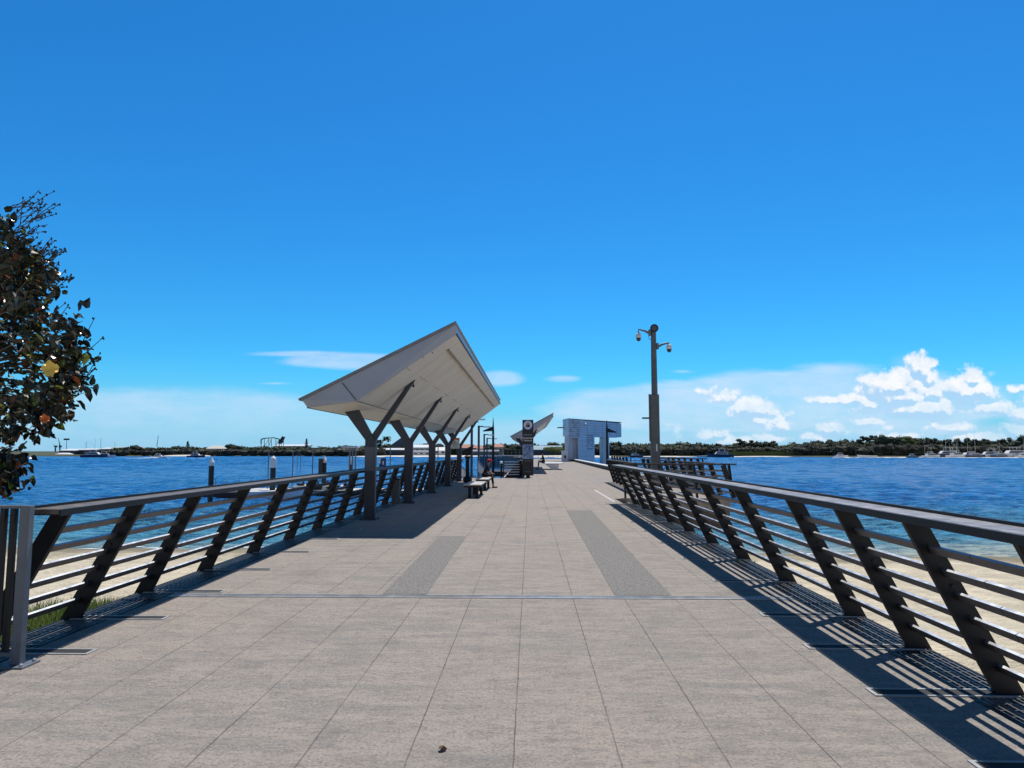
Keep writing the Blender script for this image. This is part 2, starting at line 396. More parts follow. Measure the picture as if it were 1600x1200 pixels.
def sand_mat():
    m = bpy.data.materials.new('sand'); m.use_nodes = True
    h = NG(m.node_tree); b = h.n['Principled BSDF']
    t = h.new('ShaderNodeTexCoord').outputs['Object']; p = h.sep(t)
    n1 = h.noise(t, 1.1, 6, 0.65); n2 = h.noise(t, 6, 5, 0.7)
    c = h.mix(h.ss(n1, 0.35, 0.7), (0.56, 0.50, 0.385), (0.75, 0.67, 0.52))
    c = h.mix(h.m('MULTIPLY', h.ss(n2, 0.54, 0.68), 0.45), c, (0.3, 0.25, 0.19))
    wet = h.m('SUBTRACT', 1.0, h.ss(h.m('ADD', p[2], h.m('MULTIPLY', n1, 0.25)), -1.86, -1.62))
    c = h.mix(wet, c, (0.27, 0.235, 0.17))
    weed = h.ss(h.noise(h.vm('MULTIPLY', t, (1, 4, 1)), 1.7, 6, 0.8), 0.66, 0.7)
    c = h.mix(h.m('MULTIPLY', weed, 0.8), c, (0.09, 0.07, 0.045))
    h.l.new(c, b.inputs['Base Color']); b.inputs['Roughness'].default_value = 0.95
    b.inputs['Specular IOR Level'].default_value = 0.1
    bn = h.new('ShaderNodeBump'); bn.inputs['Strength'].default_value = 1.0; bn.inputs['Distance'].default_value = 0.12
    h.l.new(h.m('ADD', n2, h.noise(t, 2.5, 4)), bn.inputs['Height']); h.l.new(bn.outputs[0], b.inputs['Normal'])
    return m
M['sand'] = sand_mat()
M['farsand'] = mat('far_sand', (0.66, 0.62, 0.54), 0.95, var=0.12, scale=0.05)
M['farland'] = mat('far_scrub', (0.06, 0.07, 0.035), 0.95, var=0.4, scale=0.05)

def water_mat():
    m = bpy.data.materials.new('sea_water'); m.use_nodes = True
    h = NG(m.node_tree); b = h.n['Principled BSDF']
    t = h.new('ShaderNodeTexCoord').outputs['Object']; p = h.sep(t)
    big = h.noise(h.vm('MULTIPLY', t, (0.5, 1.6, 1)), 0.035, 5, 0.6)
    mid = h.noise(h.vm('MULTIPLY', t, (0.5, 1.4, 1)), 0.12, 5, 0.6)
    c = h.mix(h.ss(mid, 0.35, 0.68), (0.004, 0.075, 0.25), (0.010, 0.10, 0.33))
    c = h.mix(h.m('MULTIPLY', h.ss(big, 0.4, 0.7), 0.5), c, (0.012, 0.105, 0.31))
    sh = h.m('ADD', p[1], h.m('ADD', h.m('MULTIPLY', h.m('ABSOLUTE', h.m('ADD', p[0], 3)), -0.12), h.m('MULTIPLY', mid, 5)))
    s1 = h.m('SUBTRACT', 1.0, h.ss(sh, 27, 56))
    c = h.mix(h.m('MULTIPLY', s1, 0.8), c, (0.05, 0.17, 0.225))
    s2 = h.m('SUBTRACT', 1.0, h.ss(sh, 25.0, 30.5))
    c = h.mix(h.m('MULTIPLY', s2, 0.9), c, (0.20, 0.22, 0.165))
    dash = h.noise(h.vm('MULTIPLY', t, (0.55, 1.2, 1)), 1.9, 5, 0.7)
    c = h.mix(h.m('MULTIPLY', h.ss(dash, 0.42, 0.58), 0.7), h.vm('MULTIPLY', c, (0.85, 0.86, 0.88)), h.vm('MULTIPLY', c, (2.8, 2.3, 1.95)))  # light and shade of ripple facets painted into the water colour
    h.l.new(c, b.inputs['Base Color'])
    b.inputs['IOR'].default_value = 1.33
    b.inputs['Roughness'].default_value = 0.2
    b.inputs['Specular IOR Level'].default_value = 0.12
    w1 = h.noise(h.vm('MULTIPLY', t, (0.7, 1.3, 1)), 0.45, 3, 0.6)
    w2 = h.noise(h.vm('MULTIPLY', t, (0.7, 1.3, 1)), 1.5, 4, 0.6); w3 = h.noise(t, 6.0, 3, 0.6)
    sp = h.ss(h.noise(h.vm('MULTIPLY', t, (0.8, 1.5, 1)), 2.6, 3, 0.6), 0.665, 0.72)
    hh = h.m('ADD', h.m('MULTIPLY', w1, 0.9), h.m('ADD', h.m('MULTIPLY', w2, 0.5), h.m('MULTIPLY', w3, 0.14)))
    hh = h.m('ADD', hh, h.m('MULTIPLY', sp, 0.10))
    calm = h.m('SUBTRACT', 1.0, h.m('MULTIPLY', s2, 0.6))
    bn = h.new('ShaderNodeBump'); bn.inputs['Distance'].default_value = 1.0
    h.l.new(calm, bn.inputs['Strength'])
    h.l.new(hh, bn.inputs['Height']); h.l.new(bn.outputs[0], b.inputs['Normal'])
    return m
M['water'] = water_mat()


# ------------------------------------------------------------------ mesh builder
class MB:
    def __init__(s): s.v = []; s.f = []
    def add(s, vs, fs):
        o = len(s.v); s.v += [tuple(v) for v in vs]; s.f += [tuple(i + o for i in f) for f in fs]; return s
    def box(s, x0, x1, y0, y1, z0, z1):
        vs = [(x, y, z) for z in (z0, z1) for y in (y0, y1) for x in (x0, x1)]
        return s.add(vs, [(0, 2, 3, 1), (4, 5, 7, 6), (0, 1, 5, 4), (2, 6, 7, 3), (0, 4, 6, 2), (1, 3, 7, 5)])
    def bar(s, a, b, w, h, up=(0, 0, 1), w2=None, h2=None):
        """rectangular bar from a to b; w across, h along up"""
        a = Vector(a); b = Vector(b); d_ = (b - a).normalized(); up = Vector(up)
        sd = d_.cross(up)
        if sd.length < 1e-4: sd = d_.cross(Vector((1, 0, 0)))
        sd.normalize(); u = sd.cross(d_)
        w2 = w if w2 is None else w2; h2 = h if h2 is None else h2
        vs = []
        for p_, ww, hh in ((a, w, h), (b, w2, h2)):
            for i, j in ((-1, -1), (1, -1), (1, 1), (-1, 1)):
                vs.append(p_ + sd * (i * ww / 2) + u * (j * hh / 2))
        return s.add(vs, [(3, 2, 1, 0), (4, 5, 6, 7), (0, 1, 5, 4), (1, 2, 6, 5), (2, 3, 7, 6), (3, 0, 4, 7)])
    def tube(s, pts, rad, n=10, cap=True):
        pts = [Vector(p_) for p_ in pts]
        if not isinstance(rad, (list, tuple)): rad = [rad] * len(pts)
        o = len(s.v); prev = None
        for i, p_ in enumerate(pts):
            d_ = (pts[min(i + 1, len(pts) - 1)] - pts[max(i - 1, 0)]).normalized()
            if prev is None:
                prev = d_.orthogonal().normalized()
            else:
                prev = (prev - d_ * prev.dot(d_)).normalized()
            q_ = d_.cross(prev)
            for k in range(n):
                a = 2 * math.pi * k / n
                s.v.append(tuple(p_ + (prev * math.cos(a) + q_ * math.sin(a)) * rad[i]))
        for i in range(len(pts) - 1):
            for k in range(n):
                a = o + i * n + k; b = o + i * n + (k + 1) % n
                s.f.append((a, b, b + n, a + n))
        if cap:
            s.f.append(tuple(o + k for k in range(n))[::-1])
            s.f.append(tuple(o + (len(pts) - 1) * n + k for k in range(n)))
        return s
    def lathe(s, cx, cy, prof, n=16):
        return s.tube([(cx, cy, z) for z, r in prof], [max(r, 1e-4) for z, r in prof], n)
    def prism(s, poly, axis, a, b):
        """poly of 2D points extruded along axis ('x','y','z') from a to b"""
        def pt(u, v, w):
            return {'x': (w, u, v), 'y': (u, w, v), 'z': (u, v, w)}[axis]
        n = len(poly)
        vs = [pt(u, v, a) for u, v in poly] + [pt(u, v, b) for u, v in poly]
        fs = [tuple(range(n))[::-1], tuple(range(n, 2 * n))] + [(i, (i + 1) % n, (i + 1) % n + n, i + n) for i in range(n)]
        return s.add(vs, fs)
    def ell(s, c, r, seg=12, rings=8, jit=0.0, seed=0):
        vs = []; fs = []
        for i in range(rings + 1):
            th = math.pi * i / rings
            for k in range(seg):
                ph = 2 * math.pi * k / seg
                d_ = Vector((math.sin(th) * math.cos(ph), math.sin(th) * math.sin(ph), math.cos(th)))
                j = 1 + (jit * noise.noise(d_ * 2.2 + Vector((seed * 7.1, seed, 0))) if jit else 0)
                vs.append((c[0] + d_.x * r[0] * j, c[1] + d_.y * r[1] * j, c[2] + d_.z * r[2] * j))
        for i in range(rings):
            for k in range(seg):
                a = i * seg + k; b = i * seg + (k + 1) % seg
                fs.append((a, a + seg, b + seg, b))
        return s.add(vs, fs)
    def build(s, name, m, parent=None, smooth=False, world=False, bevel=0.0):
        me = bpy.data.meshes.new(name)
        vs = s.v
        if world and parent is not None:
            L = parent.get('_o', None) or parent.location
            vs = [(a - L[0], b - L[1], c - L[2]) for a, b, c in vs]
        me.from_pydata(vs, [], s.f); me.validate()
        bm = bmesh.new(); bm.from_mesh(me)
        bmesh.ops.recalc_face_normals(bm, faces=bm.faces)
        bm.to_mesh(me); bm.free()
        me.update()
        me.materials.append(M[m] if isinstance(m, str) else m)
        if smooth:
            me.polygons.foreach_set('use_smooth', [True] * len(me.polygons))
        o = bpy.data.objects.new(name, me); COL.objects.link(o)
        if parent is not None: o.parent = parent
        if bevel:
            bv = o.modifiers.new('bevel', 'BEVEL'); bv.width = bevel; bv.segments = 2; bv.limit_method = 'ANGLE'
        return o

def tag(o, label, cat, group=None, kind=None):
    if label: o['label'] = label
    if cat: o['category'] = cat
    if group: o['group'] = group
    if kind: o['kind'] = kind
    return o
def struct(o, kind='structure'):
    o['kind'] = kind; return o
def thing(name, label, cat, loc=(0, 0, 0), rz=0, group=None):
    o = bpy.data.objects.new(name, None); COL.objects.link(o)
    o.empty_display_size = 0.3
    o.location = loc; o.rotation_euler = (0, 0, rz)
    return tag(o, label, cat, group)
def copy_tree(o, parent=None):
    c = o.copy(); COL.objects.link(c)
    if parent is not None: c.parent = parent
    for ch in list(o.children): copy_tree(ch, c)
    return c
def dup(o, loc, label=None, rz=None, scale=None):
    c = copy_tree(o); c.location = loc
    if rz is not None: c.rotation_euler = (0, 0, rz)
    if scale is not None: c.scale = (scale,) * 3 if not isinstance(scale, tuple) else scale
    if label: c['label'] = label
    return c
def text_mesh(body, size, loc, m, parent, name='lettering', rot=(R(90), 0, 0), align='CENTER', ext=0.004, bold=0.0):
    cu = bpy.data.curves.new('t', 'FONT'); cu.body = body; cu.size = size; cu.align_x = align; cu.align_y = 'CENTER'
    cu.extrude = ext; cu.offset = bold
    t = bpy.data.objects.new('t', cu); COL.objects.link(t)
    dg = bpy.context.evaluated_depsgraph_get()
    me = bpy.data.meshes.new_from_object(t.evaluated_get(dg))
    bpy.data.objects.remove(t)
    me.transform(Matrix.Translation(loc) @ Matrix.Rotation(rot[2], 4, 'Z') @ Matrix.Rotation(rot[0], 4, 'X'))
    me.materials.clear(); me.materials.append(M[m])
    o = bpy.data.objects.new(name, me); COL.objects.link(o); o.parent = parent
    return o

# ================================================================== SETTING
WZ = -2.0
# water
def make_water():
    rng = np.random.RandomState(4)
    rr = [11.0]
    while rr[-1] < 560: rr.append(rr[-1] * 1.0062 + 0.02)
    rr = np.array(rr); aa = np.radians(np.linspace(-62, 62, 900))
    Rg, Ag = np.meshgrid(rr, aa, indexing='ij')
    X = Rg * np.sin(Ag); Y = Rg * np.cos(Ag); Zz = np.zeros_like(X)
    for lam, amp, n_ in ((7.0, .15, 14), (9.0, .004, 5), (5.0, .008, 8), (3.0, .026, 16), (1.9, .044, 22), (1.15, .032, 24), (.7, .016, 20)):
        for _ in range(n_):
            L = lam * rng.uniform(.75, 1.3); th = rng.normal(1.35, .5); k = 2 * np.pi / L; ph = rng.uniform(0, 6.28)
            fade = np.clip(1.6 - Rg * 0.0062 * 3.5 / L, 0, 1)
            if lam == 7.0: fade = np.clip(2.2 - Rg * .0217 * 1.9 / L * .6, 0, 1) * np.clip((Rg - 90) / 160, 0, 1)
            q = k * (X * np.cos(th) + Y * np.sin(th)) + ph
            Zz += amp / math.sqrt(n_) * 1.5 * fade * (np.sin(q) + .25 * np.sin(2 * q + 1.2))
    gust = 0.95 + 0.12 * np.sin(X * .031 + Y * .045 + 1) * np.sin(Y * .061 - X * .017)
    shore = np.clip((Y - .12 * np.abs(X) * .6 - 22) / 16, 0.06, 1)
    Zz = Zz * gust * shore * np.clip((545 - Rg) / 60, 0, 1)
    co = np.stack([X, Y, Zz + WZ], -1).reshape(-1, 3)
    nr, na = X.shape
    i = np.arange(nr - 1)[:, None] * na + np.arange(na - 1)[None, :]
    f = np.stack([i, i + 1, i + na + 1, i + na], -1).reshape(-1, 4)
    base = len(co)
    pl = np.array([(-4500, -60, WZ - .4), (4500, -60, WZ - .4), (4500, 7000, WZ - .4), (-4500, 7000, WZ - .4)], float)
    co = np.vstack([co, pl]); f = np.vstack([f, [[base, base + 1, base + 2, base + 3]]])
    me = bpy.data.meshes.new('water')
    me.vertices.add(len(co)); me.vertices.foreach_set('co', co.ravel())
    me.loops.add(len(f) * 4); me.loops.foreach_set('vertex_index', f.ravel().astype(np.int32))
    me.polygons.add(len(f)); me.polygons.foreach_set('loop_start', (np.arange(len(f)) * 4).astype(np.int32))
    me.polygons.foreach_set('use_smooth', np.ones(len(f), bool))
    me.update(); me.validate()
    me.materials.append(M['water'])
    o = bpy.data.objects.new('water', me); COL.objects.link(o); return struct(o)
make_water()

# beach under and beside the jetty
def beach_z(x, y):
    sh = 26.5 - 0.10 * max(0, x) * 1.0 - 0.02 * max(0, -x)
    t = (y - 7.5) / (sh - 7.5)
    if t < 0: z = -0.24
    elif t < 0.25: z = -0.24 - t * 3.92
    else: z = -1.22 - (t - 0.25) * 1.04
    n_ = noise.noise(Vector((x * 0.35, y * 0.35, 0))) * 0.07 + noise.noise(Vector((x * 1.3, y * 1.3, 4))) * 0.035
    n_ += noise.noise(Vector((x * 3.5, y * 3.5, 9))) * 0.02
    return z + n_ * (1 if z > -1.9 else 0.5)
xs = np.concatenate([np.arange(-70, -14, 1.2), np.arange(-14, 16, 0.2), np.arange(16, 70, 1.2)])
ys = np.concatenate([np.arange(-8, 3, 1.0), np.arange(3, 30, 0.22), np.arange(30, 60, 2)])
vs = [(float(x_), float(y_), beach_z(x_, y_)) for y_ in ys for x_ in xs]
nx = len(xs)
fs = [(j * nx + i, j * nx + i + 1, (j + 1) * nx + i + 1, (j + 1) * nx + i) for j in range(len(ys) - 1) for i in range(nx - 1)]
mb = MB(); mb.add(vs, fs)
struct(mb.build('beach', 'sand', smooth=True))

# small lapping foam line
mb = MB()
for side, x0, x1 in ((-1, -60, -4.6), (1, 3.5, 50)):
    x_ = x0
    while x_ < x1:
        y_ = 12.0
        while beach_z(x_, y_) > WZ + 0.01 and y_ < 34: y_ += 0.1
        L = random.uniform(0.3, 1.1)
        if random.random() < 0.62:
            w = random.uniform(0.04, 0.14); yo = y_ + random.uniform(-0.05, 0.5)
            mb.add([(x_, yo, WZ + 0.012), (x_ + L / 2, yo - w, WZ + 0.014), (x_ + L, yo + random.uniform(-0.1, 0.1), WZ + 0.012), (x_ + L / 2, yo + w, WZ + 0.014)], [(0, 1, 2, 3)])
        x_ += L
struct(mb.build('shore_foam', 'foam'), 'stuff')

# grass tufts beside the jetty
mb = MB(); random.seed(3)
for _ in range(14000):
    y_ = random.uniform(3.2, 10.8); x_ = -4.5 - abs(random.gauss(0, 0.55)) - max(0, (y_ - 8.5)) * 0.05
    if random.random() < (y_ - 8.4) / 2.4: continue
    if noise.noise(Vector((x_ * 1.5, y_ * 1.1, 2))) < -0.18: continue
    z_ = beach_z(x_, y_) - 0.01; h_ = random.uniform(0.12, 0.34); a = random.uniform(0, 6.28); w = random.uniform(0.003, 0.008)
    dx = math.cos(a) * w; dy = math.sin(a) * w; lx = random.gauss(0, 0.07); ly = random.gauss(0, 0.07)
    mb.add([(x_ - dx, y_ - dy, z_), (x_ + dx, y_ + dy, z_), (x_ + dx * .7 + lx * .4, y_ + dy * .7 + ly * .4, z_ + h_ * .6), (x_ - dx * .7 + lx * .4, y_ - dy * .7 + ly * .4, z_ + h_ * .6), (x_ + lx, y_ + ly, z_ + h_)], [(0, 1, 2, 3), (3, 2, 4)])
struct(mb.build('grass', 'grass'), 'stuff')

# jetty deck
XL, XR = -4.03, 2.86
mb = MB()
mb.box(XL, XR, -9, 24.2, -0.34, 0)
mb.box(XL, 6.75, 24.2, 42.4, -0.34, 0)
mb.box(-0.48, 10.2, 42.4, 52, -0.34, 0)
mb.box(-0.48, 7.0, 52, 150, -0.34, 0)
struct(mb.build('jetty_deck', 'deck'))
mb = MB()   # side beams and piles under the deck
for y_ in [12, 20, 28, 36, 44, 56, 70, 84, 98]:
    xr = 6.6 if y_ < 42 and y_ > 24 else (3.0 if y_ < 24 else 6.4)
    xl = -4.3 if y_ < 42 else -0.4
    mb.box(xl, xr, y_ - 0.45, y_ + 0.45, -0.95, -0.345)
    for x_ in ([xl + 0.5, (xl + xr) / 2, xr - 0.5]):
        mb.lathe(x_, y_, [(-5, 0.28), (-0.951, 0.28)], 12)
mb.box(6.45, 6.74, 24.6, 42.3, -1.0, -0.35)
mb.box(2.6, 6.74, 24.25, 24.5, -1.0, -0.35)
mb.box(9.8, 10.15, 42.6, 51.8, -0.9, -0.35)
mb.box(6.8, 10.15, 42.45, 42.6, -0.9, -0.35)
mb.box(-4.42, -4.32, 10, 42.4, -0.5, -0.10)
mb.box(3.23, 3.33, 10, 24.15, -0.5, -0.10)
struct(mb.build('jetty_substructure', 'darkconc'))

# inlaid strips and metal joint
mb = MB()
z = 0.004
mb.add([(-1.66, 8.06, z), (-1.16, 8.06, z), (-1.22, 13.5, z), (-1.72, 13.5, z)], [(0, 1, 2, 3)])
mb.add([(0.94, 8.06, z), (1.56, 8.06, z), (1.66, 19.4, z), (0.98, 19.4, z)], [(0, 1, 2, 3)])
struct(mb.build('aggregate_strip', 'aggregate'))
mb = MB()
mb.box(-4.0, 2.84, 7.86, 7.885, -0.005, 0.008).box(-4.0, 2.84, 7.93, 7.955, -0.005, 0.008)
mb.add([(-4.0, 7.885, 0.003), (2.84, 7.885, 0.003), (2.84, 7.93, 0.003), (-4.0, 7.93, 0.003)], [(0, 1, 2, 3)])
for k in range(3): mb.box(-4.0 + k * 2.3, -4.0 + (k + 1) * 2.3 - 0.01, 8.0, 8.02, 0, 0.006)
struct(mb.build('expansion_joint', 'steel'))
mb = MB()  # pale painted marks and tactile plates further along
for (a, b, Y0, Y1) in [(2.62, 2.72, 22.6, 29.5), (-0.62, -0.5, 41.6, 42.35)]:
    mb.box(a, b, Y0, Y1, 0, 0.006)
struct(mb.build('deck_marking', 'benchtop'))
mb = MB(); mb.bar((6.75, 52.2, 0.335), (7.15, 150, 0.335), 0.5, 0.07)
struct(mb.build('kerb', 'kerb'))
mb = MB(); mb.bar((6.79, 52.3, 0.15), (7.19, 150, 0.15), 0.36, 0.298)
struct(mb.build('kerb_shaded_side', 'timberdark'))  # side face below the kerb slab, its shade put into a dark colour

# ================================================================== RAILINGS
def lerp(a, b, t): return a + (b - a) * t
def railing(label, side, yposts, y0, y1, fb, ft, slots=True, group='leaning jetty railings', dz=0.0):
    """fb(y), ft(y): x of the base and of the handrail centre along y"""
    t = thing('railing', label, 'railing', (fb(y0), y0, 0), 0, group)
    for i, y_ in enumerate(yposts):
        m_ = MB(); xb, xt = fb(y_), ft(y_)
        w0, w1 = 0.19, 0.155
        m_.prism([(xb - w0 / 2, -0.06), (xb + w0 / 2, -0.06), (xt + w1 / 2, 1.135 + dz), (xt - w1 / 2, 1.135 + dz)], 'y', y_ - 0.022, y_ + 0.022)
        m_.box(xb - 0.14, xb + 0.14, y_ - 0.07, y_ + 0.07, -0.075, -0.055)
        for f_ in (0.3, 0.62):
            cx_, cz_ = lerp(xb, xt, f_), 1.13 * f_
            m_.tube([(cx_, y_ - 0.032, cz_), (cx_, y_ + 0.032, cz_)], 0.016, 8)
        for sx in (-.11, .11):
            m_.lathe(xb + sx, y_ - .045, [(-.056, .012), (-.035, .012), (-.03, .006)], 6)
        m_.build('post', 'charcoal', t, world=True, bevel=0.003)
    for k in range(6):
        f_ = 0.15 + 0.137 * k
        m_ = MB()
        n_ = max(1, int((y1 - y0) / 3.5))
        for j in range(n_):
            a = lerp(y0, y1, j / n_) + 0.004; b = lerp(y0, y1, (j + 1) / n_) - 0.004
            a = max(a, y0 + 0.25)
            m_.bar((lerp(fb(a), ft(a), f_), a, 1.13 * f_), (lerp(fb(b), ft(b), f_), b, 1.13 * f_), 0.022, 0.055, up=(-side * 0.5, 0, 1))
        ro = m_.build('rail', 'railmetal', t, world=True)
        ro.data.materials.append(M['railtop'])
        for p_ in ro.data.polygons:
            if p_.normal.z > 0.6: p_.material_index = 1  # upward faces get the painted highlight
    m_ = MB(); n_ = max(1, int((y1 - y0) / 3.6))
    for j in range(n_):
        a = lerp(y0, y1, j / n_) + 0.002; b = lerp(y0, y1, (j + 1) / n_) - 0.002
        for q in range(3):
            o_ = (-0.082 + 0.082 * q)
            m_.bar((ft(a) + o_, a, 1.163 + dz), (ft(b) + o_, b, 1.163 + dz), 0.077, 0.04)
    m_.build('handrail', 'handrail' if side > 0 else 'handrail_brown', t, world=True, bevel=0.004)
    m_ = MB(); ks = [y0, 16.0, y1]
    for a, b in zip(ks, ks[1:]):
        m_.bar((ft(a) + side * 0.135, a, 1.165 + dz), (ft(b) + side * 0.135, b, 1.165 + dz), 0.022, 0.075)
        m_.bar((ft(a) - side * 0.135, a, 1.155 + dz), (ft(b) - side * 0.135, b, 1.155 + dz), 0.014, 0.05)
        m_.bar((ft(a), a, 1.139 + dz), (ft(b), b, 1.139 + dz), 0.2, 0.006)
    m_.build('edge_strip', 'charcoal', t, world=True)
    return t

RB = lambda y: 3.20 + 0.004 * (y - 5)
RT = lambda y: 2.60 + 0.004 * (y - 5)
LB = lambda y: -4.46 + 0.001 * (y - 6)
LT = lambda y: -3.82 - 0.024 * (min(max(y, 5), 16) - 6)
ypr = [1.6, 2.7, 3.8, 4.92, 6.02, 7.15, 8.98, 10.8, 12.62, 14.44, 16.26, 18.08, 19.9, 21.72]
ypl = [5.72, 6.87, 8.15, 9.66, 11.33, 13.0, 14.7, 16.4, 18.1, 19.8, 21.5, 23.2, 24.9, 26.6, 28.3, 30.0, 31.7, 33.4, 35.1, 36.8, 38.5, 40.2, 41.9]
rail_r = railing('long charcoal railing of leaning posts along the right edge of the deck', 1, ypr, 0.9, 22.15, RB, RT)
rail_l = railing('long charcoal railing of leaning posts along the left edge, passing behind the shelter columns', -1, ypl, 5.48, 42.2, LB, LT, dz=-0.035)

# anchor slots at every post and grating outside the deck slab
def slots(side, yp, fb):
    for y_ in yp:
        if y_ > 23: continue
        x0 = 2.26 if side > 0 else -3.5
        x1 = 3.2 if side > 0 else -4.4
        if x0 > x1: x0, x1 = x1, x0
        t = thing('anchor_slot', 'steel framed slot cover set in the deck at the foot of a railing post', 'slot cover', ((x0 + x1) / 2, y_, 0), 0, 'steel slot covers at the railing posts')
        hw = (x1 - x0) / 2
        m_ = MB(); 
        m_.box(-hw, hw, -0.075, -0.055, 0.0, 0.008).box(-hw, hw, 0.055, 0.075, 0.0, 0.008)
        s_ = -side
        e = s_ * hw
        m_.box(min(e, e - s_ * 0.025), max(e, e - s_ * 0.025), -0.055, 0.055, 0.0, 0.008)
        m_.build('frame', 'slotframe', t)
        m_ = MB(); m_.box(-hw + 0.026, hw - 0.026, -0.053, 0.053, -0.0, 0.005)
        m_.build('cover', 'slotdark', t)
slots(1, ypr, RB); slots(-1, ypl, LB)

def grating(label, x0, x1, y0, y1, panel=1.8):
    t = thing('grating', label, 'grating', ((x0 + x1) / 2, y0, 0), 0, 'steel gratings along the deck edges')
    m_ = MB(); n_ = 8
    for k in range(n_):
        x_ = lerp(x0 + 0.02, x1 - 0.02, k / (n_ - 1))
        m_.box(x_ - 0.005, x_ + 0.005, y0, y1, -0.04, 0.002)
    m_.build('bearing_bars', 'grate', t, world=True)
    m_ = MB(); y_ = y0 + 0.05
    while y_ < y1:
        m_.box(x0, x1, y_ - 0.004, y_ + 0.004, -0.012, -0.001); y_ += 0.11
    m_.build('cross_bars', 'grate', t, world=True)
    m_ = MB(); y_ = y0 + 0.0
    while y_ < y1:
        m_.box(x0, x1, y_ - 0.012, y_ + 0.012, -0.05, 0.0055); y_ += panel
    m_.box(x1, x1 + 0.02, y0, y1, -0.10, 0.004).box(x0 - 0.02, x0, y0, y1, -0.10, 0.004)
    m_.build('frame', 'charcoal', t, world=True)
grating('narrow steel grating along the right edge of the deck', 2.885, 3.22, 0.5, 22.1)
grating('narrow steel grating along the left edge of the deck', -4.44, -4.06, 0.5, 42.3)

# side gate panel at the left
gp = thing('barrier_panel', 'grey upright bar barrier bolted to the deck at the near left corner', 'barrier', (-3.81, 5.36, 0))
m_ = MB(); m_.box(-0.075, 0.0, -0.03, 0.03, 0.012, 1.185); m_.build('post', 'gatemetal', gp, bevel=0.004)
m_ = MB(); m_.box(-0.17, 0.07, -0.10, 0.10, 0, 0.014); m_.build('base_plate', 'gatemetal', gp, bevel=0.003)
for a in (-0.14, 0.04):
    for b in (-0.07, 0.07): MB().lathe(a, b, [(0.014, 0.014), (0.028, 0.014), (0.034, 0.008)], 6).build('bolt', 'steel', gp)
for k in range(12):
    x_ = -0.125 - k * 0.078
    m_ = MB(); m_.box(x_ - 0.03, x_ + 0.006, -0.02, 0.02, 0.1, 1.165); m_.build('bar', 'charcoal', gp)
MB().box(-1.2, -0.076, -0.035, 0.035, 1.166, 1.186).build('top_rail', 'gatemetal', gp); MB().box(-1.2, -0.076, -0.022, 0.022, 0.07, 0.099).build('bottom_rail', 'gatemetal', gp)

